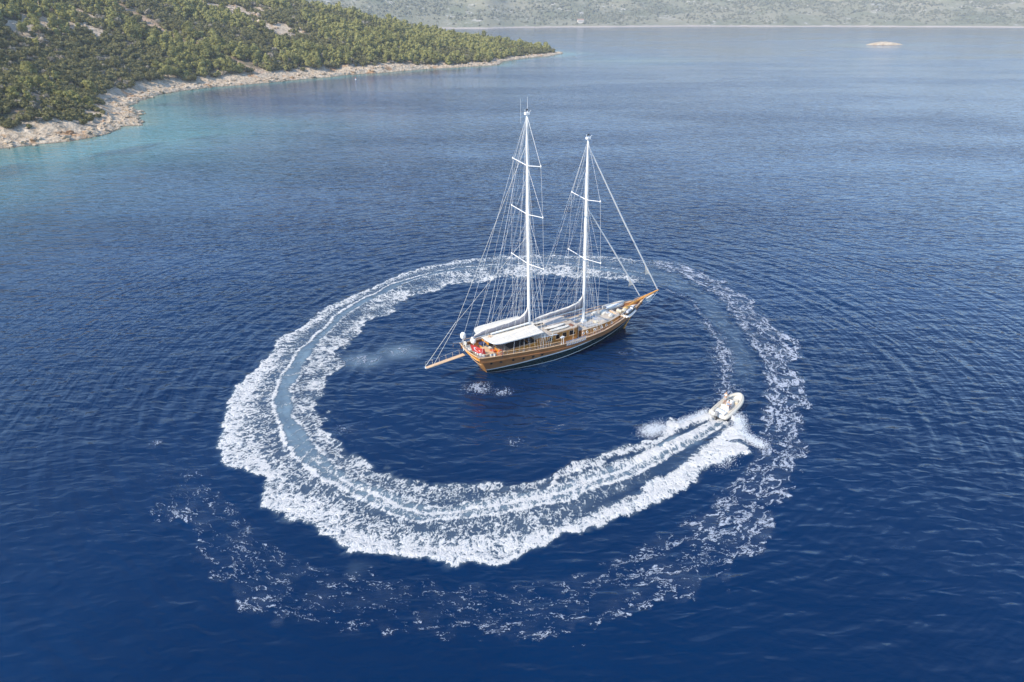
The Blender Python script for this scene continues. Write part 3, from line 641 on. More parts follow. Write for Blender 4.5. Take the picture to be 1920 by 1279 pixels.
# ================================================================ boats
class MB:
    def __init__(s): s.V = []; s.F = []; s.M = []; s.mi = 0
    def add(s, V, F):
        o = len(s.V); s.V += [tuple(map(float, v)) for v in V]; s.F += [tuple(i+o for i in f) for f in F]; s.M += [s.mi]*len(F); return s
    def box(s, c, d, rz=0.0, ry=0.0, top=1.0):
        V = []
        for z in (-.5, .5):
            k = top if z > 0 else 1.0
            for x, y in ((-.5, -.5), (.5, -.5), (.5, .5), (-.5, .5)):
                px, py, pz = x*d[0]*k, y*d[1]*k, z*d[2]
                px, pz = px*math.cos(ry)+pz*math.sin(ry), -px*math.sin(ry)+pz*math.cos(ry)
                V.append((c[0]+px*math.cos(rz)-py*math.sin(rz), c[1]+px*math.sin(rz)+py*math.cos(rz), c[2]+pz))
        return s.add(V, [(3, 2, 1, 0), (4, 5, 6, 7), (0, 1, 5, 4), (1, 2, 6, 5), (2, 3, 7, 6), (3, 0, 4, 7)])
    def tube(s, P, r, n=6, cap=True, flat=1.0):
        P = [Vector(p) for p in P]; rs = r if isinstance(r, (list, tuple)) else [r]*len(P); V = []
        up = Vector((0, 0, 1))
        for i, p in enumerate(P):
            t = (P[min(i+1, len(P)-1)]-P[max(i-1, 0)]).normalized()
            u = up if abs(t.z) < 0.95 else Vector((0, 1, 0))
            a = t.cross(u).normalized(); b = a.cross(t)
            for q in range(n):
                w_ = 2*math.pi*q/n; V.append(p+a*math.cos(w_)*rs[i]+b*math.sin(w_)*rs[i]*flat)
        F = [(i*n+q, i*n+(q+1) % n, (i+1)*n+(q+1) % n, (i+1)*n+q) for i in range(len(P)-1) for q in range(n)]
        if cap:      # the caps have vertices of their own so that smooth shading stays off them
            L0 = len(V); L1 = (len(P)-1)*n; V += [V[q] for q in range(n)]+[V[L1+q] for q in range(n)]
            F += [tuple(range(L0, L0+n))[::-1], tuple(range(L0+n, L0+2*n))]
        return s.add(V, F)
    def prism(s, poly, z0, z1, inset=0.0):
        n = len(poly); cx = sum(p[0] for p in poly)/n; cy = sum(p[1] for p in poly)/n
        f = (lambda z, p: z(p) if callable(z) else z)
        V = [(p[0], p[1], f(z0, p)) for p in poly]+[(p[0]+(cx-p[0])*inset, p[1]+(cy-p[1])*inset, f(z1, p)) for p in poly]
        return s.add(V, [tuple(range(n))[::-1], tuple(range(n, 2*n))]+[(i, (i+1) % n, n+(i+1) % n, n+i) for i in range(n)])
    def sphere(s, c, r, sc=(1, 1, 1), nz=6, nr=10):
        V = [(c[0], c[1], c[2]-r*sc[2])]; F = []
        for i in range(1, nz):
            a = -math.pi/2+math.pi*i/nz
            for q in range(nr):
                b = 2*math.pi*q/nr; V.append((c[0]+r*sc[0]*math.cos(a)*math.cos(b), c[1]+r*sc[1]*math.cos(a)*math.sin(b), c[2]+r*sc[2]*math.sin(a)))
        V.append((c[0], c[1], c[2]+r*sc[2])); L = len(V)-1
        for q in range(nr):
            F.append((0, 1+(q+1) % nr, 1+q)); F.append((L, L-nr+q, L-nr+(q+1) % nr))
            for i in range(nz-2): F.append((1+i*nr+q, 1+i*nr+(q+1) % nr, 1+(i+1)*nr+(q+1) % nr, 1+(i+1)*nr+q))
        return s.add(V, F)
    def grid(s, rows, close=False):
        n = len(rows[0]); V = [v for r_ in rows for v in r_]
        F = [(i*n+q, i*n+(q+1) % n, (i+1)*n+(q+1) % n, (i+1)*n+q) for i in range(len(rows)-1) for q in range(n if close else n-1)]
        return s.add(V, F)
    def build(s, name, mats, parent=None, smooth=False, bevel=0.0, autos=False):
        me = bpy.data.meshes.new(name); me.from_pydata(s.V, [], s.F)
        for mm in (mats if isinstance(mats, (list, tuple)) else [mats]): me.materials.append(mm)
        me.polygons.foreach_set('material_index', s.M)
        bm = bmesh.new(); bm.from_mesh(me); bmesh.ops.recalc_face_normals(bm, faces=bm.faces); bm.to_mesh(me); bm.free()
        me.polygons.foreach_set('use_smooth', [smooth]*len(me.polygons)); me.update()
        o = link(bpy.data.objects.new(name, me), parent)
        if bevel:
            b_ = o.modifiers.new('bevel', 'BEVEL'); b_.width = bevel; b_.segments = 2; b_.limit_method = 'ANGLE'; b_.angle_limit = R(40)
        return o

def plank_mat(name, c1, c2, gap, pitch, axis_, rough, coat=0.0):
    """boards running along the boat; axis_ is the direction across the boards"""
    m = NT(name); p = m.pos(); x = m.n('ShaderNodeSeparateXYZ'); m.put(x.inputs[0], p)
    a = m.math('DIVIDE', x.outputs[axis_], pitch); fr = m.math('FRACT', a); fl = m.math('FLOOR', a)
    wn = m.n('ShaderNodeTexWhiteNoise'); wn.noise_dimensions = '1D'; m.put(wn.inputs['W'], fl)
    grain = m.noise(m.mapv(p, (0.6, 6, 6)), 1.0, 4, 0.6); big = m.noise(p, 0.5, 3, 0.6)
    c = m.mix(m.math('ADD', m.math('MULTIPLY', wn.outputs[0], 0.45), m.math('MULTIPLY', grain, 0.55)), c1, c2)
    c = m.mix(m.mr(big, 0.3, 0.75, 0, 0.45), c, tuple(v*0.62 for v in c1))
    e = m.mr(m.math('ABSOLUTE', m.math('SUBTRACT', fr, 0.5)), 0.43, 0.49)
    c = m.mix(m.math('MULTIPLY', e, gap), c, tuple(v*0.3 for v in c1))
    b = m.bsdf(Base_Color=c, Roughness=rough, Normal=m.bump(m.math('SUBTRACT', grain, e), 0.012, 0.6))
    if coat: m.put(b.inputs['Coat Weight'], coat); m.put(b.inputs['Coat Roughness'], 0.12)
    return m.m
HULLW = plank_mat('varnished_planking', (0.33, 0.125, 0.036), (0.54, 0.245, 0.080), 0.55, 0.16, 2, 0.38, 0.35)
BRIGHT = plank_mat('bright_varnish', (0.60, 0.235, 0.025), (0.80, 0.38, 0.065), 0.35, 0.16, 2, 0.32, 0.4)
CABW = plank_mat('cabin_varnish', (0.42, 0.165, 0.026), (0.64, 0.30, 0.060), 0.3, 0.2, 2, 0.35, 0.35)
TEAK = plank_mat('teak_deck', (0.44, 0.33, 0.23), (0.60, 0.48, 0.35), 0.6, 0.14, 1, 0.7)
TRIM = simple('light_teak_trim', (0.66, 0.43, 0.24), 0.45, var=0.15, coat=0.2)
WHITE = simple('white_paint', (0.80, 0.80, 0.78), 0.35, var=0.04)
MASTW = simple('mast_white', (0.86, 0.83, 0.78), 0.3, var=0.03)
GREEN = simple('dark_green_paint', (0.010, 0.028, 0.028), 0.22, var=0.3)
CREAM = simple('cream_canvas', (0.68, 0.63, 0.54), 0.8, var=0.06, scale=1.2, bump=0.02)
ROOFC = simple('sand_deck_paint', (0.47, 0.40, 0.32), 0.8, var=0.15, scale=1.5)
GREYF = simple('grey_sail_cover', (0.22, 0.215, 0.24), 0.85, var=0.12, scale=2.0, bump=0.04)
SAILW = simple('folded_sailcloth', (0.74, 0.69, 0.60), 0.8, var=0.07, scale=3.0, bump=0.06)
PADG = simple('pale_grey_cushion', (0.36, 0.355, 0.35), 0.9, var=0.10)
PADD = simple('slate_cushion', (0.26, 0.28, 0.32), 0.9, var=0.12)
STEEL = simple('polished_steel', (0.66, 0.66, 0.66), 0.22, 1.0, var=0.06)
WIRE = simple('rigging_wire', (0.70, 0.68, 0.66), 0.4, 0.3, var=0.1)
ROPE = simple('pale_rope', (0.66, 0.62, 0.54), 0.9, var=0.15, scale=12)
GLASS = simple('dark_window_glass', (0.006, 0.007, 0.010), 0.05, var=0.2)
BLACK = simple('black_rubber', (0.02, 0.02, 0.022), 0.5)
NAVY = simple('navy_fabric', (0.035, 0.045, 0.13), 0.9)
BLUEF = simple('mid_blue_fabric', (0.09, 0.13, 0.32), 0.9)
REDF = simple('flag_red', (0.62, 0.045, 0.035), 0.8, var=0.08)
ORNG = simple('orange_red_plastic', (0.62, 0.13, 0.04), 0.5)
BEIGE = simple('beige_plastic', (0.60, 0.53, 0.40), 0.6)
SHADEIN = simple('shaded_interior', (0.055, 0.040, 0.032), 0.8)  # near black puts the awning's shade into the saloon surfaces
NET = simple('white_bow_net', (0.62, 0.62, 0.60), 0.8)

SA, SO = R(32.5), Vector((-5.45, 80.3, 0.0))
def place(X, Y, Z): return (SO.x+X*math.cos(SA)-Y*math.sin(SA), SO.y+X*math.sin(SA)+Y*math.cos(SA), Z)
ship = empty('sailing_boat', SO, SA)
tag(ship, 'long varnished wooden two-masted sailing boat lying inside the foam circle', 'boat')
def sheer(X): return float(np.interp(X, [-1, 0, 5, 10, 15, 20, 25, 28, 30.4], [3.4, 3.35, 2.95, 2.58, 2.32, 2.5, 3.1, 3.6, 4.2]))
def xs(z): return 1.9-2.0*z/3.35
def xe(z): return 26.8+(3.4*(z/4.2)**1.25 if z > 0 else z*1.2)
def half(t, q):
    t = max(0.0, min(1.0, t))
    q = max(0.0, min(1.0, q))
    if t < .45:
        u = math.sin(math.pi/2*t/.45); d = .76+.24*u; w_ = .30+.70*u**.85
    else:
        u = (t-.45)/.55; d = max(0, 1-u**3.0)**.9; w_ = max(0, 1-u**1.8)
    d *= 3.52; w_ *= 3.02; qq = q**0.75
    return w_+(d-w_)*qq
def hull_pt(t, z, side, off=0.0):
    X = xs(z)+(xe(z)-xs(z))*t; zs = sheer(X)
    b_ = half(t, z/zs if z > 0 else 0)*(1 if z > 0 else 1+z*0.45)+off
    # transom plan view is slightly bowed
    return (X, side*max(b_, 0.0), z)
def zrow(fn, t):       # the level as a function of place along the hull
    z = fn(t) if callable(fn) else fn; return z
def zsheer(t):
    z = 3.0
    for _ in range(6): z = sheer(xs(z)+(xe(z)-xs(z))*t)
    return z
def z_ws(t): return float(np.interp(t, [0, .12, .3, .5, .75, .9, 1], [0.72, 0.92, 1.18, 1.27, 1.85, 2.6, 3.25]))      # white stripe, lower edge
def z_bt(t): return float(np.interp(t, [0, .4, .55, .7, .85, 1], [0.02, 0.10, 0.34, 0.72, 1.25, 1.75]))    # boot stripe, lower edge
TS = [i/64 for i in range(65)]
def strip(levels, side, off=0.0): return [[hull_pt(t, zrow(l_, t), side, off) for t in TS] for l_ in levels]
def blend(a, b_, k): return lambda t: zrow(a, t)+(zrow(b_, t)-zrow(a, t))*k
zw1 = lambda t: z_ws(t)+0.17
zb1 = lambda t: z_bt(t)+0.10
hm = MB()
for sd_ in (1, -1): hm.grid(strip([zw1]+[blend(zw1, zsheer, k/7) for k in range(1, 8)], sd_))
hm.build('hull', HULLW, ship, True)
hm = MB()
for sd_ in (1, -1): hm.grid(strip([z_ws, zw1], sd_, 0.012))
hm.build('white_stripe', WHITE, ship, True)
hm = MB()
for sd_ in (1, -1): hm.grid(strip([zb1]+[blend(zb1, z_ws, k/4) for k in range(1, 5)], sd_))
hm.build('green_band', GREEN, ship, True)
hm = MB()
for sd_ in (1, -1): hm.grid(strip([z_bt, zb1], sd_, 0.010))
hm.build('waterline_stripe', WHITE, ship, True)
hm = MB()
for sd_ in (1, -1): hm.grid(strip([-0.9, -0.45, blend(-0.45, z_bt, .5), z_bt], sd_))
hm.build('underwater_hull', GREEN, ship, True)
# rubbing strake and cap rail
for sd_ in (1, -1):
    MB().tube([hull_pt(t, zsheer(t)-0.62*(1 if t < .8 else 1-(t-.8)*2), sd_, 0.03) for t in TS], 0.055, 5, flat=1.1).build('rubbing_strake', HULLW, ship, True)
    P = [hull_pt(t, zsheer(t), sd_) for t in TS]; b_ = MB()
    b_.grid([[(p[0], p[1]+sd_*0.05, p[2]+0.02) for p in P], [(p[0], p[1]+sd_*0.05, p[2]+0.08) for p in P], [(p[0], max(abs(p[1])-0.17, 0)*sd_, p[2]+0.08) for p in P], [(p[0], max(abs(p[1])-0.17, 0)*sd_, p[2]+0.02) for p in P]])
    b_.build('cap_rail', TRIM, ship)
    b_ = MB(); b_.grid([[(p[0], max(abs(p[1])-0.12, 0)*sd_, p[2]+0.02) for p in P], [(p[0], max(abs(p[1])-0.14, 0)*sd_, p[2]-0.75) for p in P]]); b_.build('bulwark_lining', HULLW, ship)
# transom: raked, bright varnish, with a long dark window
zt = [-0.3, 0.1, 0.5, 1.0, 1.5, 2.0, 2.5, 3.0, 3.33]
b_ = MB(); rows = []
for z in zt:
    hb = abs(hull_pt(0, z, 1)[1]); x0 = xs(z); rows.append([(x0-0.28*(1-(k/6)**2)*(0.3+0.7*z/3.3 if z > 0 else .3), hb*k/6, z) for k in range(-6, 7)])
b_.grid(rows); b_.build('transom', BRIGHT, ship, True)
def tr_pt(y, z, o_=0.03):
    hb = abs(hull_pt(0, z, 1)[1]); return (xs(z)-0.28*(1-(y/hb)**2)*(0.3+0.7*z/3.3)-o_, y, z)
b_ = MB(); b_.grid([[tr_pt(-1.25+2.5*k/8, z_, .05) for k in range(9)] for z_ in (1.75, 2.3)]); b_.build('transom_window', GLASS, ship)
b_ = MB(); b_.tube([tr_pt(-1.4+2.8*k/10, 2.42, .05) for k in range(11)], 0.04, 5).tube([tr_pt(-1.4+2.8*k/10, 1.64, .05) for k in range(11)], 0.04, 5)
b_.build('transom_moulding', TRIM, ship, True)
b_ = MB(); b_.tube([tr_pt(-2.55+5.1*k/12, 2.75, .04) for k in range(13)], 0.06, 5); b_.build('transom_moulding', BRIGHT, ship, True)
b_ = MB(); b_.tube([(tr_pt(2.66*k/12, 3.32)[0]+0.02, 2.66*k/12, 3.42) for k in range(-12, 13)], 0.1, 6, flat=.5); b_.build('taffrail', TRIM, ship, True)
# hull portholes
for sd_ in (1, -1):
    for X, z in ((1.75, 2.12), (3.1, 2.05), (4.9, 1.93), (6.4, 1.84), (7.85, 1.75), (9.25, 1.72)):
        t = (X-xs(z))/(xe(z)-xs(z)); p = hull_pt(t, z, sd_); o_ = MB()
        ring = [(p[0]+0.24*math.cos(a_*math.pi/6), p[1]+sd_*0.03, p[2]+0.17*math.sin(a_*math.pi/6)) for a_ in range(13)]
        o_.tube(ring, 0.022, 5, cap=False); o_.mi = 1
        o_.add([(p[0]+0.22*math.cos(a_*math.pi/6), p[1]+sd_*0.025, p[2]+0.15*math.sin(a_*math.pi/6)) for a_ in range(12)], [tuple(range(12))])
        o_.build('porthole', [simple('bronze_ring', (.16, .11, .07), .4, .5), GLASS], ship)
# stem post
MB().tube([(xe(z)+0.02, 0, z) for z in (-0.5, 0, 0.6, 1.2, 2, 2.8, 3.5, 4.25)], 0.13, 8).build('stem_post', BRIGHT, ship, True)
# deck
def zdeck(X): return sheer(X)-(0.62 if X > 3 else 0.75)
b_ = MB(); rows = []
for i in range(61):
    X = 0.15+(29.6-.15)*i/60; zd = zdeck(X); t = (X-xs(zd))/(xe(zd)-xs(zd)); hb = max(half(min(t, 1), min(zd/sheer(X), 1))-0.06, 0.02)
    rows.append([(X, hb*k/6, zd+0.05*(1-(k/6)**2)) for k in range(-6, 7)])
b_.grid(rows); b_.build('deck', TEAK, ship)
# ---- deckhouse with windows (X 9 to 16), open saloon aft of it, coachroof forward
def house(poly, z0, z1, name, mat, parent, inset=0.03, bevel=0.04):
    b2 = MB(); b2.prism(poly, z0, z1, inset); return b2.build(name, mat, parent, bevel=bevel)
dh = house([(8.9, -2.25), (15.9, -2.15), (16.5, -1.7), (16.5, 1.7), (15.9, 2.15), (8.9, 2.25)], 1.75, 3.80, 'deckhouse', CABW, ship)
def win(parent, sd_, pts, name='window'):
    """pts: X,z outline on the cabin side"""
    def yy(X, z): return 2.25-0.1*(X-8.9)/7.0-0.035*(z-1.75)/2.0*2.2
    w_ = MB(); P = [(X, sd_*(yy(X, z)+0.03), z) for X, z in pts]
    w_.tube(P+[P[0]], 0.055, 5, cap=False); w_.mi = 1; w_.add([(X, sd_*(yy(X, z)+0.02), z) for X, z in pts], [tuple(range(len(pts)))])
    return w_.build(name, [TRIM, GLASS], parent)
for sd_ in (1, -1):
    for pts in ([(10.45, 2.75), (11.75, 2.75), (11.75, 3.45), (11.55, 3.5)], [(12.25, 2.72), (12.95, 2.72), (12.95, 3.46), (12.25, 3.46)],
                [(13.42, 2.72), (14.12, 2.72), (14.12, 3.46), (13.42, 3.46)], [(14.6, 2.74), (15.72, 2.74), (15.3, 3.46), (14.6, 3.46)]):
        win(dh, sd_, pts)
rf = MB(); rf.prism([(8.6, -2.38), (15.75, -2.30), (16.35, -1.8), (16.35, 1.8), (15.75, 2.30), (8.6, 2.38)], 3.803, 3.90); rf.build('roof', ROOFC, dh, bevel=0.03)
MB().prism([(8.58, -2.42), (15.8, -2.34), (16.42, -1.84), (16.42, 1.84), (15.8, 2.34), (8.58, 2.42)], 3.76, 3.802).build('roof_edge', TRIM, dh)
# sloping windscreen cover in front of the deckhouse
b_ = MB(); b_.add([(16.50, -1.95, 3.72), (16.50, 1.95, 3.72), (17.25, 1.9, 2.95), (17.25, -1.9, 2.95), (16.52, -1.95, 2.9), (16.52, 1.95, 2.9)],
                  [(0, 1, 2, 3), (0, 3, 4), (1, 5, 2), (3, 2, 5, 4), (0, 4, 5, 1)]); b_.build('windscreen_cover', PADD, ship)
# saloon: low wooden walls, posts, table and benches under the awning
b_ = MB()
for sd_ in (1, -1): b_.box((6.0, sd_*2.3, 2.72), (5.8, 0.10, 1.15))
b_.box((3.12, 1.45, 2.85), (0.10, 1.7, 1.3)); b_.box((3.12, -1.65, 2.85), (0.10, 1.3, 1.3)); b_.build('saloon_coaming', BRIGHT, ship, bevel=0.02)
b_ = MB()
for sd_ in (1, -1): b_.box((6.0, sd_*2.32, 3.33), (5.9, 0.2, 0.06))
b_.build('coaming_cap', TRIM, ship)
b_ = MB(); b_.prism([(3.2, -2.24), (8.88, -2.24), (8.88, 2.24), (3.2, 2.24)], lambda p_: 2.2, lambda p_: 2.32); b_.build('saloon_floor', SHADEIN, ship)
b_ = MB(); b_.box((8.86, 0, 3.2), (0.06, 4.3, 1.1)); b_.build('saloon_bulkhead', SHADEIN, ship)
b_ = MB(); b_.box((5.8, -1.85, 2.55), (4.2, 0.65, 0.45)); b_.box((5.8, 1.85, 2.55), (4.2, 0.65, 0.45)); b_.build('saloon_bench', simple('bench_wood', (0.16, 0.085, 0.045), 0.6), ship, bevel=0.03)
# awning, rounded at its after corners, with folded edge and posts
ZA = 5.02
ap = [(1.55, -0.2), (1.60, -1.4), (1.80, -2.2), (2.25, -2.85), (3.0, -3.12), (6, -3.2), (9.45, -3.22), (9.6, 0), (9.45, 3.22), (6, 3.2), (3.0, 3.12), (2.25, 2.85), (1.80, 2.2), (1.60, 1.4), (1.55, 0.2)]
b_ = MB(); b_.prism(ap, lambda p_: ZA-0.10+0.10*(1-(p_[1]/3.2)**2), lambda p_: ZA+0.10*(1-(p_[1]/3.2)**2))
aw = b_.build('awning', CREAM, ship, bevel=0.02)
b_ = MB(); b_.tube([(p_[0], p_[1], ZA-0.12+0.10*(1-(p_[1]/3.2)**2)) for p_ in ap], 0.05, 6); b_.build('awning_frame', STEEL, aw, True)
for k in range(1, 5):
    X = 2.3+k*1.45; MB().tube([(X, y*0.8, ZA+0.012+0.10*(1-(y*.8/3.2)**2)) for y in np.linspace(-3.9, 3.9, 9)], 0.016, 4).build('awning_seam', SAILW, aw)
for X in (3.0, 4.9, 7.1, 9.2):
    for sd_ in (1, -1):
        zb = sheer(X)+0.05; MB().tube([(X, sd_*3.05, zb-0.4), (X, sd_*3.08, ZA-0.1)], 0.035, 6).build('awning_post', STEEL, ship, True)
# coachroof forward with portholes
cp = [(16.9, -2.2), (20, -2.15), (22.3, -1.95), (24.1, -1.6), (24.5, -1.2), (24.5, 1.2), (24.1, 1.6), (22.3, 1.95), (20, 2.15), (16.9, 2.2)]
def zcr(p_): return float(np.interp(p_[0], [16.9, 22, 24.5], [2.95, 3.06, 3.38]))
b_ = MB(); b_.prism(cp, lambda p_: zdeck(p_[0])-0.1, zcr); cr = b_.build('coachroof', CABW, ship, bevel=0.03)
b_ = MB(); b_.prism([(p_[0], p_[1]*1.03) for p_ in cp], lambda p_: zcr(p_)+0.003, lambda p_: zcr(p_)+0.05); b_.build('coachroof_deck', ROOFC, cr, bevel=0.02)
for sd_ in (1, -1):
    for X in (16.75+.35, 17.75, 19.15, 20.45, 21.4, 22.5):
        Y = np.interp(X, [16.9, 20, 22.3, 24.1], [2.2, 2.15, 1.95, 1.6])+0.03; z = np.interp(X, [16.6, 22.4], [2.50, 2.70]); o_ = MB()
        o_.tube([(X+0.17*math.cos(a_*math.pi/6), sd_*Y, z+0.17*math.sin(a_*math.pi/6)) for a_ in range(13)], 0.045, 5, cap=False); o_.mi = 1
        o_.add([(X+0.14*math.cos(a_*math.pi/6), sd_*Y, z+0.14*math.sin(a_*math.pi/6)) for a_ in range(12)], [tuple(range(12))]); o_.build('porthole', [WHITE, GLASS], cr)
# hatches on the coachroof and roof
for X, Y, w_, l_ in ((18.0, 1.25, .7, .7), (21.0, 0.0, .75, .75), (23.4, 0.2, .6, .6)):
    zz = zcr((X, Y))+0.05; b_ = MB(); b_.box((X, Y, zz+0.06), (l_, w_, 0.14)); b_.mi = 1; b_.box((X, Y, zz+0.135), (l_*.78, w_*.78, 0.02)); b_.build('deck_hatch', [WHITE, PADD], ship, bevel=0.015)
b_ = MB(); b_.box((20.1, -1.3, 3.2), (0.7, 0.6, 0.3)); b_.build('deck_locker', BEIGE, ship, bevel=0.05)
# hand rails and stanchions
for sd_ in (1, -1):
    xsr = [0.3+i*(28.6-.3)/48 for i in range(49)]; P = []
    for X in xsr:
        zz = sheer(X); t = (X-xs(zz))/(xe(zz)-xs(zz)); P.append((X, sd_*(half(t, 1)-0.06), zz+0.52*(1 if X < 25 else max(0.25, 1-(X-25)/5))))
    gap = [p for p in P if not (12.6 < p[0] < 16.7 and sd_ < 0)]
    aft_ = [p for p in gap if p[0] < 13]; fwd_ = [p for p in gap if p[0] >= 13]
    for seg_ in ((aft_, fwd_) if sd_ < 0 else (P,)): MB().tube(seg_, 0.038, 6).build('hand_rail', TRIM, ship, True)
    for i, p in enumerate(P[::2]): MB().tube([(p[0], p[1], sheer(p[0])+0.06), p], 0.02, 5).build('rail_stanchion', STEEL, ship)
    MB().tube([(p[0], p[1], p[2]-0.25) for p in P], 0.010, 4).build('rail_wire', WIRE, ship)
b_ = MB(); b_.tube([(0.05, 2.55, 3.42), (-0.15, 2.4, 4.0), (-0.35, 1.2, 4.05), (-0.38, 0.9, 4.05), (-0.38, 0.9, 3.45)], 0.025, 6); b_.tube([(0.05, -2.55, 3.42), (-0.15, -2.4, 4.0), (-0.35, -1.2, 4.05), (-0.38, 0.1, 4.05), (-0.38, 0.1, 3.45)], 0.025, 6)
b_.build('stern_rail', STEEL, ship, True)
# ---- masts
def mast(X0, X1, z0, z1, name, sp):
    P = [(X0+(X1-X0)*k/10, 0, z0+(z1-z0)*k/10) for k in range(11)]; r_ = [0.225]*8+[0.20, 0.16, 0.12]
    mo = MB().tube(P, r_, 12).build(name, MASTW, ship, True)
    for z, hl in sp:
        X = X0+(X1-X0)*(z-z0)/(z1-z0)
        for sd_ in (1, -1):
            s_ = MB(); s_.tube([(X, sd_*0.1, z), (X-0.02*hl, sd_*hl*.5, z+0.22), (X-0.05*hl, sd_*hl, z+0.45)], [0.10, 0.085, 0.07], 6, flat=.6); s_.sphere((X-0.05*hl, sd_*hl, z+0.45), 0.11, (1, 1, 1.4), 5, 8)
            s_.build('spreader', MASTW, mo, True)
    XT = X1; c_ = MB(); c_.box((XT, 0, z1+0.02), (0.55, 0.42, 0.26)); c_.tube([(XT-.2, .12, z1+.1), (XT-.2, .12, z1+.5)], 0.02, 5).tube([(XT+.15, -.1, z1+.1), (XT+.5, -.1, z1+.35)], 0.02, 5); c_.build('masthead_fitting', MASTW, mo)
    b2 = MB(); b2.sphere((XT+0.05, .05, z1+.45), 0.13); b2.build('masthead_light', BLACK, mo)
    for zt_ in (z0+1.1, z0+1.8):
        b2 = MB(); b2.tube([(X0, 0.2, zt_), (X0, 0.42, zt_)], 0.11, 8).tube([(X0, -0.2, zt_), (X0, -0.42, zt_)], 0.11, 8); b2.build('winch', STEEL, mo, True)
    return mo, (lambda z: X0+(X1-X0)*(z-z0)/(z1-z0))
MAIN_SP = ((26.55, 3.1), (20.4, 3.55), (13.75, 3.75)); FORE_SP = ((21.0, 3.05), (12.7, 3.6))
mm_, mx = mast(9.3, 8.57, 2.3, 32.7, 'main_mast', MAIN_SP)
fm_, fxm = mast(18.74, 18.04, 2.6, 29.0, 'fore_mast', FORE_SP)
MB().tube([(8.62, 0.0, 32.8), (8.62, 0.0, 34.6)], [0.03, 0.012], 5).build('antenna', MASTW, mm_)
MB().tube([(8.3, 0.9, 31.5), (8.3, 1.0, 34.3)], [0.012, 0.008], 4).build('antenna', MASTW, mm_)
b_ = MB(); b_.box((18.72, 0, 3.2), (0.75, 0.75, 0.5)); b_.build('mast_collar', WHITE, fm_, bevel=0.05)
# booms with lazy bags and flaked sails
def boom(xm, xa, zm, za, prof, zlow):
    bo = MB().tube([(xm, 0, zm), (xa, 0, za)], [0.17, 0.15], 10).build('boom', STEEL, ship, True)
    xsb = np.linspace(xa+0.1, xm, 34); P0 = []; P1 = []
    cover = MB(); rows = []
    for X in xsb:
        zb = np.interp(X, [xa, xm], [za, zm])+0.14; ztp = float(np.interp(X, [q[0] for q in prof], [q[1] for q in prof])); w_ = 0.30*min(1, (X-xa+.3)/1.2)*(1 if X < xm-1 else max(0.45, (xm-X)+0.35))
        hh = ztp-zb; sag = 0.03*math.sin(X*2.6)
        rows.append([(X, -w_*.45, zb), (X, -w_*1.05-sag, zb+hh*.35), (X, -w_-sag, zb+hh*.75), (X, -w_*.7, zb+hh*.93), (X, w_*.7, zb+hh*.93), (X, w_+sag, zb+hh*.75), (X, w_*1.05+sag, zb+hh*.35), (X, w_*.45, zb)])
        P0.append((X, 0, zb+hh*0.98)); P1.append(0.8*w_)
    cover.grid(rows, True); cover.add(rows[0], [tuple(range(8))]); cover.add(rows[-1], [tuple(range(8))]); cover.build('sail_cover', GREYF, bo, True)
    s_ = MB(); s_.tube([(p[0], p[1]+0.02*math.sin(p[0]*5), p[2]+0.03*math.sin(p[0]*3.1)) for p in P0], [q*0.72+0.02*math.sin(i*1.7) for i, q in enumerate(P1)], 9, flat=.55)
    s_.build('flaked_sail', SAILW, bo, True)
    n_ = int((xm-xa)/0.9)
    for k in range(1, n_):
        X = xa+k*(xm-xa)/n_; w_ = 0.34; ztp = float(np.interp(X, [q[0] for q in prof], [q[1] for q in prof]))-0.05
        if X > xm-0.8: continue
        MB().tube([(X, -w_*.8, ztp-.08), (X, -w_*.5, ztp+.08), (X, w_*.5, ztp+.08), (X, w_*.8, ztp-.08)], 0.014, 4).build('sail_tie', ROPE, bo)
    return bo
boom(9.05, 0.5, 5.28, 5.12, [(0.5, 5.42), (1.6, 5.86), (4, 6.0), (6.5, 6.12), (7.7, 6.28), (8.4, 6.62), (8.8, 7.1), (9.05, 7.9)], 5.2)
boom(18.5, 9.95, 5.2, 5.1, [(9.9, 5.50), (11.5, 5.72), (15, 5.92), (16.8, 6.1), (17.7, 6.4), (18.25, 7.0), (18.5, 7.8)], 5.1)
# pale awning boom lying beside the main sail
MB().tube([(2.9, -0.42, 5.30), (8.9, -0.42, 5.42)], 0.13, 8).build('rolled_side_awning', WHITE, ship, True)
# bowsprit, bobstay, bow net
MB().tube([(27.6, 0, 3.75), (30.1, 0, 4.34), (33.25, 0, 4.92)], [0.17, 0.19, 0.11], 10).build('bowsprit', BRIGHT, ship, True)
b_ = MB()
for sd_ in (1, -1): b_.tube([(29.0, sd_*0.75, 3.98), (30.2, sd_*0.30, 4.40), (31.2, sd_*0.12, 4.6)], 0.05, 5)
b_.build('bowsprit_cheek', TRIM, ship, True)
MB().tube([(31.7, 0, 3.25), (33.15, 0, 4.78)], 0.055, 6).build('bobstay', MASTW, ship, True)
MB().tube([(31.7, 0, 3.25), (29.4, 0, 2.9)], 0.03, 6).build('bobstay', WIRE, ship, True)
b_ = MB(); b_.add([(30.5, 0.0, 4.05), (30.9, -.22, 3.6), (31.7, -.12, 3.25), (31.75, -.3, 4.35), (30.5, .02, 4.0)], [(0, 1, 2, 3)]); b_.prism([(30.5, -.5), (32.2, -.28), (32.2, .28), (30.5, .5)], lambda p_: 4.22+(p_[0]-30.5)*.18, lambda p_: 4.25+(p_[0]-30.5)*.18)
b_.build('bow_net', NET, ship)
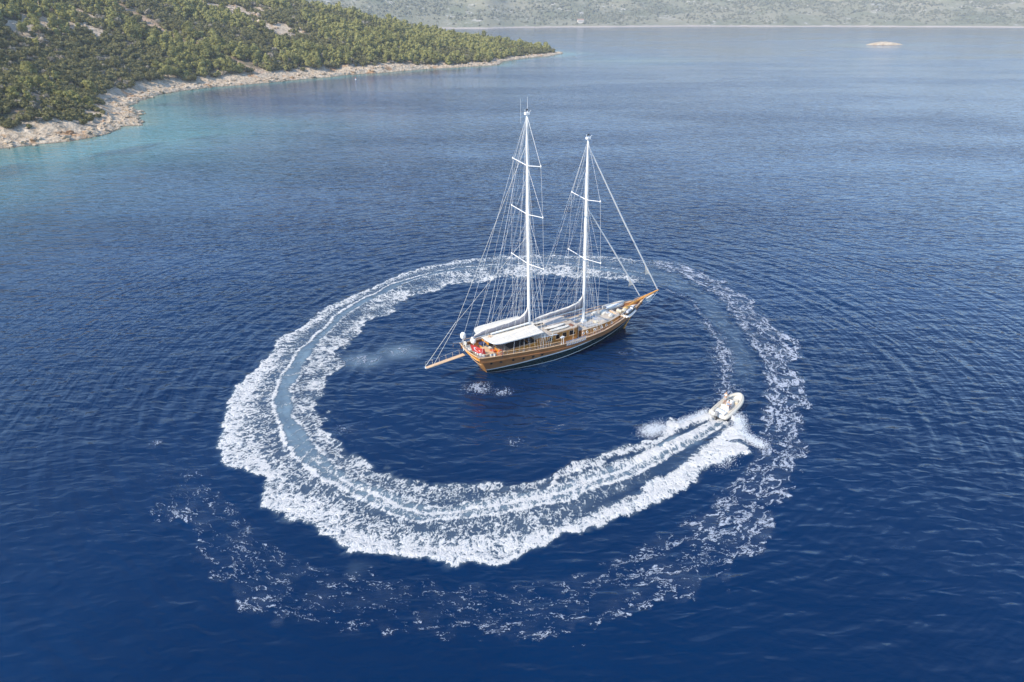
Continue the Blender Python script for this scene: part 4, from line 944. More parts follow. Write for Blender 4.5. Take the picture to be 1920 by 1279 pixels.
# standing and running rigging
def line(P, r_, name='shroud', mat=WIRE, parent=ship): return MB().tube(P, r_, 4, cap=False).build(name, mat, parent)
def deck_edge(X, sd_, dz=0.1):
    zz = sheer(X); t = (X-xs(zz))/(xe(zz)-xs(zz)); return (X, sd_*half(t, 1), zz+dz)
RS, RT = 0.019, 0.012
for (fx_, sp, top, X0) in ((mx, MAIN_SP, 32.5, 8.9), (fxm, FORE_SP, 28.8, 18.4)):
    for sd_ in (1, -1):
        tips = [(fx_(z)-0.05*hl, sd_*hl, z+0.45) for z, hl in sp]
        line([(fx_(top), 0, top)]+tips+[deck_edge(X0, sd_)], RS)
        for (z, hl), tp in zip(sp[1:], tips[:-1]) if False else ():
            pass
        for i, (z, hl) in enumerate(sp):
            up = sp[i-1][0] if i else None
            if i: line([(fx_(up-0.1), 0, up-0.1), tips[i]], RT)
            line([(fx_(z-0.3), 0, z-0.3), deck_edge(X0+0.9-0.45*i, sd_)], RT if i else RS)
        for dx_ in (-1.7, -0.9, -0.45, 0.5, 1.3): line([(fx_(top*0.62), 0, top*0.62), deck_edge(X0+dx_, sd_)], RT)
        for dx_, zf in ((-2.6, 0.995), (-3.3, 0.80), (-4.2, 0.99)): line([(fx_(top*zf), 0, top*zf), deck_edge(X0+dx_, sd_)], RS if zf > .9 else RT, 'backstay')
        for bx_k, zz in ((-2.2, 5.6), (-4.4, 5.5), (-6.6, 5.4)): line([(fx_(sp[-1][0]), sd_*0.9, sp[-1][0]+0.1), (X0+bx_k, sd_*0.3, zz)], 0.010, 'lazy_jack', ROPE)
        for k in (0, 1): line([(fx_(top)+0.05, sd_*(0.10+0.06*k), top-0.5), (fx_(4)+0.4, sd_*(0.35+.15*k), 4.0)], 0.010, 'halyard', ROPE)
for sd_ in (1, -1):
    line([(8.57, 0, 32.6), (0.1, sd_*2.6, 3.6)], RS, 'backstay'); line([(8.75, 0, 25.5), (1.5, sd_*2.75, 3.4)], RT, 'backstay')
    line([(8.9, 0, 20.2), (3.2, sd_*3.0, 3.3)], RT, 'backstay'); line([(18.2, 0, 26.0), (10.2, sd_*3.3, 2.9)], RT, 'backstay')
line([(18.0, 0, 28.6), (10.2, 1.8, 4.0)], 0.02, 'running_stay'); line([(8.6, 0, 32.4), (0.7, 0, 5.35)], RT, 'topping_lift', ROPE); line([(18.0, 0, 28.8), (10.1, 0, 5.3)], RT, 'topping_lift', ROPE)
line([(8.9, 1.5, 13.9), (2.0, 1.8, 6.0), (-1.3, 1.2, 7.4)][:0] or [(8.9, 0.2, 17.5), (-1.35, 1.1, 7.4)], 0.018, 'gangway_fall', ROPE)
MB().tube([(18.12, 0, 28.1), (25.0, 0, 17.2), (33.05, 0, 5.05)], [0.08, 0.12, 0.10], 8).build('furled_jib', MASTW, ship, True)
MB().tube([(18.45, 0, 19.9), (24, 0, 12.4), (29.35, 0, 4.9)], [0.08, 0.11, 0.09], 8).build('furled_staysail', MASTW, ship, True)
for p0, p1 in (((18.45, 0, 19.9), (29.35, 0, 4.9)), ((18.12, 0, 28.1), (33.05, 0, 5.05))):
    a_ = [p0[i]+(p1[i]-p0[i])*.80 for i in range(3)]; c_ = [p0[i]+(p1[i]-p0[i])*.87 for i in range(3)]
    b_ = MB(); b_.add([(a_[0]-.05, -.02, a_[2]), (c_[0], .02, c_[2]), (c_[0]-.75, .15, c_[2]-.1), (a_[0]-.05, .05, a_[2]), (c_[0], .06, c_[2]), (c_[0]-.75, .20, c_[2]-.1)], [(0, 1, 2), (3, 4, 5), (0, 1, 4, 3), (1, 2, 5, 4)]); b_.build('sail_clew', SAILW, ship)
line([(23.4, 0.6, 8.2), deck_edge(25.2, 1)], 0.02, 'sheet', ROPE)
line([(18.5, 0, 15.5), (21.0, 0, 3.2)], 0.028, 'halyard', ROPE)
# gangway aft
gw = MB(); gw.add([(-0.5, 1.3, 2.62), (-0.5, 0.65, 2.62), (-6.1, 0.75, 2.18), (-6.1, 1.25, 2.18), (-0.5, 1.3, 2.54), (-0.5, 0.65, 2.54), (-6.1, 0.75, 2.10), (-6.1, 1.25, 2.10)], [(0, 1, 2, 3), (4, 5, 6, 7), (0, 3, 7, 4), (1, 2, 6, 5), (2, 3, 7, 6), (0, 1, 5, 4)])
gwo = gw.build('gangway', TRIM, ship)
for k in range(6):
    X = -1.0-k*1.0; z = 2.6+(X+0.5)*0.0786; MB().tube([(X, 1.28-.0*k, z), (X-0.03, 1.3, z+0.72)], 0.022, 5).build('gangway_post', STEEL, gwo)
MB().tube([(-1.0, 1.3, 3.28), (-3.5, 1.3, 3.0), (-6.0, 1.3, 2.88)], 0.012, 4).build('gangway_rope', ROPE, gwo)
MB().box((-6.15, 1.0, 2.12), (0.25, 0.75, 0.12)).build('gangway_foot', STEEL, gwo)
line([(-6.1, 1.25, 2.2), (-1.4, 1.15, 7.5)], 0.026, 'gangway_fall', ROPE); line([(-5.2, 0.8, 2.25), (-1.35, 1.05, 7.3)], 0.022, 'gangway_fall', ROPE); line([(-1.35, 1.1, 7.4), (8.6, 0.2, 29.0)], 0.02, 'gangway_fall', ROPE)
# davit spar at the port quarter
MB().tube([(0.7, 2.3, 3.55), (-1.35, 2.45, 3.85)], 0.07, 6).build('davit', STEEL, ship, True); MB().tube([(-1.3, 2.45, 3.85), (-1.32, 2.45, 3.3)], 0.05, 6).build('davit_block', STEEL, ship)
MB().tube([(0.9, -2.4, 3.55), (-0.5, -2.75, 3.75)], 0.06, 6).build('davit', STEEL, ship, True)
# radomes
for X, Y, z0, z1 in ((-0.1, 1.8, 3.4, 4.55), (0.75, 0.55, 3.35, 4.15)):
    MB().tube([(X, Y, 2.7), (X, Y, z1)], 0.05, 6).build('radome_pole', MASTW, ship, True)
    b_ = MB(); n_ = 14; pr_ = [(0.30, 0), (0.36, 0.10), (0.38, 0.35), (0.36, 0.58), (0.26, 0.76), (0.12, 0.84), (0.01, 0.86)]
    b_.grid([[(X+r_*math.cos(2*math.pi*q/n_), Y+r_*math.sin(2*math.pi*q/n_), z1+z_) for q in range(n_)] for r_, z_ in pr_], True); b_.add([(X+.30*math.cos(2*math.pi*q/n_), Y+.30*math.sin(2*math.pi*q/n_), z1) for q in range(n_)], [tuple(range(n_))])
    b_.build('radome', MASTW, ship, True)
# flag pole
MB().tube([(0.0, -0.9, 3.3), (-0.75, -1.15, 5.0)], 0.03, 6).build('flag_pole', TRIM, ship)
# boarding ladder stowed along the starboard rail
def lad(X, off=0.0, dz=0.0): zz = sheer(X); t = (X-xs(zz))/(xe(zz)-xs(zz)); return (X, -half(t, 1)-off, zz+dz)
lo = MB(); lo.tube([lad(12.9, .12, .42), lad(14.6, .12, .47), lad(16.3, .12, .55)], 0.035, 5).tube([lad(12.9, .30, -.12), lad(14.6, .30, -.07), lad(16.3, .30, 0.0)], 0.035, 5)
lad_o = lo.build('boarding_ladder', STEEL, ship)
for k in range(12):
    X = 13.0+k*0.29; a_ = lad(X, .12, .44+(k/11)*.1); c_ = lad(X, .30, -.12+(k/11)*.1)
    b_ = MB(); b_.add([a_, (a_[0]+.16, a_[1], a_[2]), (c_[0]+.16, c_[1], c_[2]), c_, (a_[0], a_[1]+.04, a_[2]), (a_[0]+.16, a_[1]+.04, a_[2]), (c_[0]+.16, c_[1]+.04, c_[2]), c_[:1]+(c_[1]+.04, c_[2])], [(0, 1, 2, 3), (4, 5, 6, 7), (0, 1, 5, 4), (2, 3, 7, 6), (1, 2, 6, 5), (3, 0, 4, 7)]); b_.build('step', PADG, lad_o)
b_ = MB(); b_.tube([lad(12.3, 0, .05), lad(12.3, 0, 1.15), lad(12.55, -.3, 1.2)], 0.05, 6).tube([lad(12.6, 0, .05), lad(12.6, 0, 1.0)], 0.04, 6).box((12.45, lad(12.4)[1]+.1, sheer(12.4)+1.1), (.6, .2, .12)); b_.build('ladder_davit', WHITE, ship)
# side deck spar and struts abreast of the saloon
MB().tube([(9.2, -2.95, 4.15), (11.9, -2.95, 3.95)], 0.06, 6).build('stowed_passerelle', WHITE, ship, True)
for X in (9.3, 10.6): MB().tube([(X, -3.25, 2.7), (X+.45, -3.1, 4.6)], 0.035, 5).build('shroud_turnbuckle', STEEL, ship)
# fore deck gear
b_ = MB(); b_.tube([(25.6, 0.5, 3.1), (25.6, -0.5, 3.1)], 0.28, 10).box((25.6, 0, 2.95), (0.8, 0.7, 0.5)); b_.build('windlass', BEIGE, ship)
b_ = MB(); b_.box((27.3, 0.35, 3.35), (1.6, 0.18, 0.12), 0.15).tube([(26.6, .2, 3.4), (27.0, -.25, 3.35)], 0.12, 6); b_.build('anchor_davit', simple('yellow_ochre_paint', (0.66, 0.42, 0.13), 0.5), ship)
MB().prism([(24.55, -1.5), (24.9, -1.2), (24.9, 1.2), (24.55, 1.5)], 2.5, 3.15).build('deck_box', HULLW, ship, bevel=.02)
b_ = MB(); b_.tube([(24.7, 1.3, 3.0), (23.9, 0.2, 3.5), (24.2, -1.3, 3.3), (25.2, -1.9, 2.9)], 0.09, 6); b_.build('curved_seat_rail', TRIM, ship, True)

# ---------------------------------------------------------------- things lying on the boat
def thing1(mb_, name, mats, X, Y, Z, rz, label, cat, group=None, smooth=False, bevel=0.0):
    o = mb_.build(name, mats, None, smooth, bevel); o.location = place(X, Y, Z); o.rotation_euler = (0, 0, SA+rz); return tag(o, label, cat, group)
# flag on its pole
fb = MB(); nu, nv = 20, 10; FW, FHH = 2.3, 1.45
def fl(u, v): return (u*FW*0.72+0.22*v, -u*0.75-0.12*v+0.14*math.sin(u*6+v*1.5)*u, -v*FHH*0.66-u*0.72+0.07*math.sin(u*6.5+v*2))
fb.grid([[fl(i/nu, j/nv) for i in range(nu+1)] for j in range(nv+1)])
fl_t = empty('flag', place(-0.66, -1.12, 4.95), SA)
tag(fl_t, 'red flag with white crescent and star hanging at the stern of the sailing boat', 'flag')
fb.build('flag_cloth', REDF, fl_t, True)
def on_flag(poly, name, o_=0.02):
    for sgn in (-1, 1):
        V = [tuple(c_+(sgn*o_ if k == 1 else 0) for k, c_ in enumerate(fl(u, v))) for u, v in poly]; MB().add(V, [tuple(range(len(V)))] if name == 'star' else [(i, i+1, len(V)-2-i, len(V)-1-i) for i in range(len(V)//2-1)]).build(name, WHITE, fl_t)
asp = FHH/FW
oc = [(0.34+0.25*asp*math.cos(a_), 0.5+0.25*math.sin(a_)) for a_ in np.linspace(R(38), R(322), 21)]
ic = [(0.385+0.20*asp*math.cos(a_), 0.5+0.20*math.sin(a_)) for a_ in np.linspace(R(322-9), R(38+9), 21)]
on_flag(oc+ic, 'crescent')
on_flag([(0.56+(0.125 if k % 2 == 0 else 0.05)*asp*math.cos(math.pi+k*math.pi/5), 0.5+(0.125 if k % 2 == 0 else 0.05)*math.sin(math.pi+k*math.pi/5)) for k in range(10)], 'star')
# boards on the deckhouse roof
def board(L, w_, h_):
    b2 = MB(); rows = []
    for i in range(17):
        u = i/16; k = max(0.03, math.sin(math.pi*min(max(u, 0.0), 1))**0.45); x = (u-.5)*L; up = 0.10*(2*u-1)**4
        rows.append([(x, w_/2*k*math.cos(a_), up+h_*(0.5+0.5*math.sin(a_))*(0.5+.5*k)) for a_ in [q*math.pi/5 for q in range(10)]])
    b2.grid(rows, True); b2.add(rows[0], [tuple(range(10))]); b2.add(rows[-1], [tuple(range(10))]); return b2
for X, Y, L, w_, rz, lab in ((13.0, -0.78, 3.5, .75, -.02, 'long white rounded board lying inboard on the deckhouse roof near the awning'), (13.2, -1.68, 3.4, .62, 0.0, 'long white rounded board lying at the starboard edge of the deckhouse roof'),
                             (11.9, 1.45, 3.3, .62, -.06, 'long white rounded board beside the foot of the main mast'), (10.6, 1.95, 2.2, .5, -.05, 'short pale board under the fore boom, farthest to port on the deckhouse roof')):
    thing1(board(L, w_, .26), 'roof_board', SAILW, X, Y, 3.92, rz, lab, 'board', 'white boards on the deckhouse roof', True)
for X, Y in ((13.0, -1.22), (11.9, 1.05)):
    b_ = MB(); b_.box((0, 0, .05), (3.0, .10, .12)); thing1(b_, 'board_rack', BLACK, X, Y, 3.90, -.02, 'dark slim rack between the white boards %s' % ('at the starboard roof edge' if Y < 0 else 'near the main mast'), 'rack')
thing1(MB().box((0, 0, .07), (.5, .8, .14)), 'coil_of_rope', simple('brown_rope', (.22, .10, .06), .9), 15.35, -1.55, 3.90, .2, 'reddish brown coil at the forward starboard corner of the deckhouse roof', 'rope', bevel=.05)
# large raised sand coloured sun deck pad aft of the fore mast
thing1(MB().prism([(-1.6, -1.15), (1.9, -1.05), (1.9, 1.0), (-1.6, 1.1)], 0.0, 0.16), 'sun_pad', simple('sand_pad', (.56, .49, .43), .9), 13.9, .95, 3.905, 0, 'large sand coloured sun pad on the deckhouse roof between the two masts', 'sun pad', bevel=.05)
# mattresses on the coachroof
k = 0
for X, Y, l_, w_, mat, lab in ((17.9, 1.35, 1.7, .9, PADG, 'pale grey mattress on the port side abaft the fore mast'), (20.2, 1.4, 2.0, .75, PADG, 'pale grey mattress on the port side abreast of the fore mast'),
                               (20.7, .40, 2.3, .8, PADG, 'pale grey mattress just forward of the fore mast'), (18.6, -1.0, 2.1, .62, PADG, 'pale grey mattress against the windscreen cover, inboard one'),
                               (18.8, -1.72, 2.2, .6, PADG, 'pale grey mattress on the starboard edge of the coachroof'), (21.3, -.75, 2.2, .8, PADG, 'pale grey mattress beside the beige locker'),
                               (22.0, -1.35, 1.3, .45, PADD, 'dark slate mattress near the starboard portholes'), (17.2, .45, 1.2, .8, PADG, 'small pale grey mattress between windscreen cover and fore mast')):
    zz = zcr((X, 0))+.055; b_ = MB(); n_ = 3
    for q in range(n_): b_.box((-l_/2+l_/n_*(q+.5), 0, .06), (l_/n_-.03, w_, .13))
    thing1(b_, 'sun_mattress', mat, X, Y, zz, -.02, lab, 'mattress', 'sun mattresses on the fore coachroof', bevel=.03)
    thing1(MB().box((0, 0, 0.05), (.28, w_*.9, .10)), 'headrest_pillow', PADD if mat is PADG else PADG, X-l_/2+.18, Y, zz+.13, 0, 'narrow pillow on the '+lab.replace('pale grey ', '').replace('dark slate ', ''), 'pillow', 'pillows on the sun mattresses', bevel=.03)
# white canister, beanbags
b_ = MB(); b_.sphere((0, 0, .30), .33, (1.4, 1, .95), 8, 12); thing1(b_, 'beanbag', SAILW, 22.9, -1.2, zcr((22.9, 0))+.04, .3, 'big round white beanbag near the forward end of the coachroof', 'beanbag', smooth=True)
b_ = MB(); b_.sphere((0, 0, .25), .3, (1.8, 1.1, .8), 7, 12); thing1(b_, 'beanbag', SAILW, 21.6, 1.1, zcr((21.6, 0))+.04, .1, 'flat white beanbag to port, forward of the fore mast mattresses', 'beanbag', smooth=True)
b_ = MB(); b_.add([(-.9, -.5, .05), (.8, -.7, .1), (1.1, .4, .25), (-.2, .8, .2), (.1, 0, .5)], [(0, 1, 4), (1, 2, 4), (2, 3, 4), (3, 0, 4), (3, 2, 1, 0)]); thing1(b_, 'folded_cover', CREAM, 22.9, .55, zcr((22.9, 0))+.04, .2, 'crumpled cream canvas cover heaped at the front of the coachroof', 'cover', smooth=True)
b_ = MB(); b_.sphere((0, 0, .3), .42, (1, 1, .75), 7, 12); thing1(b_, 'buoy_fender', BEIGE, 26.3, -.35, 2.95, 0, 'round beige buoy sitting beside the windlass', 'buoy', smooth=True)
# covered tender to port on the foredeck
td = empty('tender_boat', place(25.8, 1.5, 3.1), SA+.03); td.scale = (.9, .82, .8)
tag(td, 'small white tender stowed on the port side of the foredeck', 'boat')
b_ = MB(); rows = []
for i in range(13):
    u = i/12; k_ = (1-max(0, (u-.55)/.45)**2.2)**.5 if u < 1 else .05; x = -2.1+4.3*u
    rows.append([(x, .78*k_*math.cos(a_), .30+(.30*math.sin(a_))*(0.6+.4*k_)+.14*u*u) for a_ in [q*math.pi/6 for q in range(12)]])
b_.grid(rows, True); b_.add(rows[0], [tuple(range(12))]); b_.add(rows[-1], [tuple(range(12))]); b_.build('hull', WHITE, td, True)
for sd_ in (1, -1): MB().tube([(-2.15, sd_*.66, .55), (0.2, sd_*.68, .58), (1.2, sd_*.52, .63), (1.9, sd_*.22, .7), (2.15, 0, .74)], .17, 8).build('inflated_tube', SAILW, td, True)
b_ = MB(); b_.box((-2.15, 0, .55), (.4, .5, .6)); b_.build('outboard_motor', simple('motor_grey', (.2, .2, .21), .4), td, bevel=.06)
for k, x in enumerate((-.5, -.15, .2, .55, .9)): MB().box((x, -.25, .625-.0*k), (.16, .09, .03), .5).build('letter_mark', simple('dark_mark', (.12, .12, .14), .6), td)  # dark slabs standing in for smudged lettering on the tender
# jet ski on a white cradle, starboard foredeck
js = empty('jet_ski', place(26.35, -1.5, 3.0), SA+.42)
tag(js, 'black and grey jet ski stowed on the starboard side of the foredeck', 'jet ski')
def hullish(L, w_, z0, z1, n1_=12, nose=1.0, tail=.7):
    rows = []
    for i in range(n1_+1):
        u = i/n1_; k_ = (tail+(1-tail)*min(1, u*3)) * (1-max(0, (u-.5)/.5)**2.4*.97)**.6; x = (u-.5)*L
        rows.append([(x, -w_*k_, z1+.12*u), (x, -w_*.7*k_, z0+.1*u*u), (x, 0, z0-.05+.3*u**3), (x, w_*.7*k_, z0+.1*u*u), (x, w_*k_, z1+.12*u), (x, 0, z1+.18*u+.06)])
    return rows
r_ = hullish(3.3, .58, .05, .34); b_ = MB(); b_.grid(r_, True); b_.add(r_[0], [tuple(range(6))]); b_.build('hull', WHITE, js, True)
r_ = hullish(3.1, .54, .36, .58); b_ = MB(); b_.grid(r_, True); b_.add(r_[0], [tuple(range(6))]); b_.build('deck', BLACK, js, True)
MB().prism([(-1.2, -.22), (.0, -.24), (.25, -.12), (.25, .12), (0, .24), (-1.2, .22)], .62, .92, .12).build('seat', simple('seat_grey', (.42, .42, .44), .6), js, bevel=.05)
MB().prism([(.2, -.28), (1.0, -.2), (1.3, 0), (1.0, .2), (.2, .28)], .64, 1.0, .3).build('cowl', simple('silver_cowl', (.6, .6, .62), .3, .3), js, bevel=.04)
MB().tube([(.25, -.38, 1.05), (.35, -.15, 1.08), (.35, .15, 1.08), (.25, .38, 1.05)], .03, 6).build('handlebar', BLACK, js)
MB().tube([(-1.65, -.66, .30), (-.6, -.70, .34), (.7, -.62, .42), (1.5, -.2, .52), (1.62, 0, .54), (1.5, .2, .52), (.7, .62, .42), (-.6, .70, .34), (-1.65, .66, .30), (-1.65, -.66, .30)], .045, 6).build('bumper', MASTW, js, True)
# stern: table, chairs, cushions, fenders
tb = empty('deck_table', place(1.9, -.9, 2.6), SA); tag(tb, 'long light wooden table on the aft deck beside the flag', 'table')
MB().box((0, 0, .72), (1.1, 2.3, .06), .0).build('table_top', TRIM, tb, bevel=.015); MB().tube([(0, -.7, 0), (0, -.7, .7)], .05, 8).build('leg', STEEL, tb); MB().tube([(0, .7, 0), (0, .7, .7)], .05, 8).build('leg', STEEL, tb)
for X, Y, s_, mat, lab in ((2.65, 1.5, (.7, .9, .35), NAVY, 'navy blue cushion in the port corner of the aft deck'), (2.7, .55, (.6, .7, .3), PADG, 'pale grey cushion against the saloon front, port of the white one'),
                           (2.75, -.2, (.6, .6, .32), SAILW, 'white cushion in the middle of the aft seat'), (2.55, -1.3, (.7, .7, .42), ORNG, 'orange red cushion near the starboard end of the aft seat'),
                           (2.2, -2.05, (.6, .8, .38), NAVY, 'navy blue cushion at the starboard end of the aft seat'), (1.2, 1.7, (.9, 1.2, .22), PADD, 'slate grey cushion behind the radomes on the port quarter')):
    b_ = MB(); b_.box((0, 0, s_[2]/2), s_); thing1(b_, 'deck_cushion', mat, X, Y, 2.95 if X > 2 else 2.7, .1, lab, 'cushion', 'cushions round the aft deck', bevel=.08)
b_ = MB(); b_.box((2.75, -.1, 2.78), (.75, 4.2, .36)); b_.build('aft_seat', BRIGHT, ship, bevel=.03)
b_ = MB(); b_.box((.55, 1.5, 2.95), (1.1, 1.6, .35)); b_.build('aft_locker', SAILW, ship, bevel=.08)
for i, (X, Y) in enumerate(((.12, 2.2), (.0, 1.75), (-.06, -.35), (-.02, -.95), (.02, -1.45), (.08, -1.95), (.25, -2.45), (1.3, -2.6), (1.75, -2.7))):
    b_ = MB(); b_.tube([(0, 0, -.02), (0, 0, .12), (0, 0, .42), (0, 0, .52)], [.08, .16, .16, .05], 9)
    lab = ('white fender on the port stern corner', 'white fender just inboard of the port corner fender', 'white fender on the stern rail next to the gangway', 'white fender on the stern rail left of the flag foot', 'white fender on the stern rail behind the flag', 'white fender on the stern rail right of the flag',
           'white fender at the starboard stern corner', 'white fender on the starboard rail just forward of the corner', 'white fender on the starboard rail nearest the saloon')[i]
    thing1(b_, 'fender', SAILW, X+.28, Y, 3.28 if X < 1 else 3.15, 0, lab, 'fender', 'fenders along the stern rail', True)
b_ = MB(); b_.tube([(.33*math.cos(a_*math.pi/8), 0, .33*math.sin(a_*math.pi/8)) for a_ in range(17)], .09, 7, cap=False)
o = thing1(b_, 'lifebuoy', ORNG, 2.9, -2.75, 3.55, .0, 'orange ring lifebuoy on the starboard rail by the after awning post', 'lifebuoy', smooth=True)
# awning top gear
b_ = MB(); b_.tube([(-.3, 0, .03), (0, .1, .14), (.35, -.15, .06)], .05, 5).tube([(-.1, -.3, .05), (.1, .3, .1)], .05, 5); thing1(b_, 'boom_crutch', TRIM, 2.5, -.75, ZA+.08, .2, 'small wooden crutch lying on the after end of the cream awning', 'crutch')

# ---------------------------------------------------------------- people
SKIN = simple('skin', (.50, .30, .20), .6, var=.06); HAIR = simple('dark_hair', (.02, .015, .012), .6)
def person(loc, rz, shirt, shorts, label, standing=False):
    r0 = empty('person', loc, rz); tag(r0, label, 'person')
    if standing:
        J = [(0, 0, .90, .15), (0, 0, 1.12, .13), (0, 0, 1.38, .15), (.02, 0, 1.52, .055), (.03, 0, 1.64, .09), (.04, 0, 1.75, .085),
             (0, .19, 1.42, .065), (.14, .27, 1.18, .045), (.38, .20, 1.16, .035), (.46, .19, 1.17, .04), (0, -.19, 1.42, .065), (.14, -.27, 1.18, .045), (.38, -.20, 1.16, .035), (.46, -.19, 1.17, .04),
             (0, .10, .84, .09), (.03, .11, .47, .062), (0, .12, .07, .042), (.16, .13, .03, .04), (0, -.10, .84, .09), (.03, -.11, .47, .062), (0, -.12, .07, .042), (.16, -.13, .03, .04)]
    else:
        J = [(0, 0, .52, .15), (-.02, 0, .76, .13), (0, 0, 1.00, .15), (.03, 0, 1.14, .055), (.05, 0, 1.26, .09), (.06, 0, 1.37, .085),
             (0, .19, 1.04, .065), (.14, .27, .82, .045), (.38, .18, .88, .035), (.46, .17, .90, .04), (0, -.19, 1.04, .065), (.14, -.27, .82, .045), (.38, -.18, .88, .035), (.46, -.17, .90, .04),
             (.05, .10, .50, .09), (.44, .12, .50, .065), (.46, .12, .12, .042), (.60, .13, .05, .04), (.05, -.10, .50, .09), (.44, -.12, .50, .065), (.46, -.12, .12, .042), (.60, -.13, .05, .04)]
    E_ = [(0, 1), (1, 2), (2, 3), (3, 4), (4, 5), (2, 6), (6, 7), (7, 8), (8, 9), (2, 10), (10, 11), (11, 12), (12, 13), (0, 14), (14, 15), (15, 16), (16, 17), (0, 18), (18, 19), (19, 20), (20, 21)]
    def skinned(name, idx, edges, grow, mat, lv=1):
        me = bpy.data.meshes.new(name); mp = {q: i for i, q in enumerate(idx)}
        me.from_pydata([J[q][:3] for q in idx], [(mp[a_], mp[c_]) for a_, c_ in edges], []); me.materials.append(mat)
        o = link(bpy.data.objects.new(name, me), r0); sk = o.modifiers.new('skin', 'SKIN'); o.modifiers.new('sub', 'SUBSURF').levels = lv; o.modifiers['sub'].render_levels = lv
        for q in idx: me.skin_vertices[0].data[mp[q]].radius = (J[q][3]*grow, J[q][3]*grow)
        me.skin_vertices[0].data[0].use_root = True; return o
    skinned('body', list(range(22)), E_, 1.0, SKIN, 2)
    skinned('shirt', [1, 2, 6, 10], [(1, 2), (2, 6), (2, 10)], 1.22, shirt)
    skinned('shorts', [0, 14, 18], [(0, 14), (0, 18)], 1.25, shorts)
    hx, hz = J[5][0], J[5][2]
    MB().sphere((hx-.015, 0, hz+.03), .10, (1, .95, .9)).build('hair', HAIR, r0, True)
    f_ = MB(); f_.add([(hx+.085, -.015, hz-.05), (hx+.085, .015, hz-.05), (hx+.115, 0, hz-.055), (hx+.08, 0, hz)], [(0, 1, 2), (0, 2, 3), (1, 3, 2)]).build('nose', SKIN, r0)
    return r0

# ---------------------------------------------------------------- the fast inflatable boat
rib = empty('inflatable_speedboat', (26.35, 71.0, 0.30), math.atan2(0.72, 0.69)); rib.rotation_euler = (0, R(-4), math.atan2(0.72, 0.69))
tag(rib, 'beige rigid inflatable speedboat turning hard at the head of the foam wake', 'boat')
TUBE = simple('ivory_inflated_rubber', (.60, .55, .45), .5, var=.06); TUBD = simple('grey_beige_rubber', (.42, .38, .31), .6)
L = 5.9; out_ = [(-2.9, .98), (-1.5, 1.02), (0, 1.02), (1.1, .92), (1.9, .68), (2.45, .34), (2.62, 0)]
P = [(x, y, .42+.05*max(0, x)**1.3) for x, y in out_]+[(x, -y, .42+.05*max(0, x)**1.3) for x, y in out_[-2::-1]]
sm = []
for i in range(len(P)-1):
    p0, p1, p2, p3 = P[max(i-1, 0)], P[i], P[i+1], P[min(i+2, len(P)-1)]
    for k in range(4):
        t = k/4; sm.append(tuple(0.5*((2*p1[c])+(-p0[c]+p2[c])*t+(2*p0[c]-5*p1[c]+4*p2[c]-p3[c])*t*t+(-p0[c]+3*p1[c]-3*p2[c]+p3[c])*t**3) for c in range(3)))
sm.append(P[-1]); rr_ = [.12]+[.25]*(len(sm)-2)+[.12]
tu = MB().tube(sm, rr_, 12).build('inflated_tube', TUBE, rib, True)
MB().tube([(x, y*1.19, z+.05) for x, y, z in sm[2:-2]], .035, 5).build('rubbing_band', TUBD, tu, True)
MB().tube([(x, y*.99, z+.255) for x, y, z in sm[2:-2]], .03, 5).build('tube_patch_band', TUBD, tu, True)
b_ = MB(); rows = []
for i in range(13):
    u = i/12; x = -2.75+5.2*u; hb = .85*(1-max(0, (u-.5)/.5)**2.6)**.6 if u < 1 else 0.0; rows.append([(x, -hb, .32+.22*u*u), (x, -hb*.6, .02+.3*u**3), (x, 0, -.25+.65*u**3), (x, hb*.6, .02+.3*u**3), (x, hb, .32+.22*u*u)])
b_.grid(rows); b_.build('hull', WHITE, rib, True)
b_ = MB(); b_.prism([(-2.7, -.86), (.8, -.82), (1.7, -.55), (2.2, -.15), (2.2, .15), (1.7, .55), (.8, .82), (-2.7, .86)], .22, .30); b_.build('floor', simple('cream_floor', (.64, .58, .48), .7), rib)
MB().box((-2.72, 0, .42), (.12, 1.7, .45)).build('transom', WHITE, rib, bevel=.03)
MB().prism([(-.15, -.36), (.62, -.30), (.62, .30), (-.15, .36)], .30, .98, .12).build('console', WHITE, rib, bevel=.05)
b_ = MB(); b_.add([(.45, -.28, .98), (.45, .28, .98), (.22, .25, 1.28), (.22, -.25, 1.28)], [(0, 1, 2, 3)]); b_.build('windscreen', GLASS, rib)
MB().tube([(-.22+.0, .15*math.cos(a_*math.pi/5), .92+.15*math.sin(a_*math.pi/5)) for a_ in range(11)], .02, 5, cap=False).build('steering_wheel', BLACK, rib)
MB().box((-.85, 0, .50), (.55, 1.0, .42)).build('helm_seat', WHITE, rib, bevel=.06); MB().box((-1.1, 0, .85), (.10, 1.0, .35)).build('seat_backrest', SAILW, rib, bevel=.04)
MB().box((-1.95, 0, .46), (.6, 1.3, .34)).build('stern_bench', WHITE, rib, bevel=.06)
MB().prism([(1.15, -.55), (1.75, -.35), (1.75, .35), (1.15, .55)], .30, .52).build('bow_locker', TUBE, rib, bevel=.05)
om = MB(); om.prism([(-3.35, -.20), (-2.8, -.24), (-2.8, .24), (-3.35, .20)], .62, 1.12, .15); mo_ = om.build('outboard_motor', simple('grey_motor_cowl', (.30, .29, .28), .35), rib, bevel=.07)
MB().box((-3.02, 0, .25), (.22, .14, .9)).build('motor_leg', BLACK, mo_)
b_ = MB(); b_.tube([(-2.35, -.62, .32), (-2.45, -.6, 1.25), (-2.45, .6, 1.25), (-2.35, .62, .32)], .035, 6); b_.build('radar_arch', STEEL, rib, True)
MB().tube([(x*.96, y*.76, z+.13) for x, y, z in sm[6:-6:2]], .018, 4).build('grab_line', ROPE, rib, True)
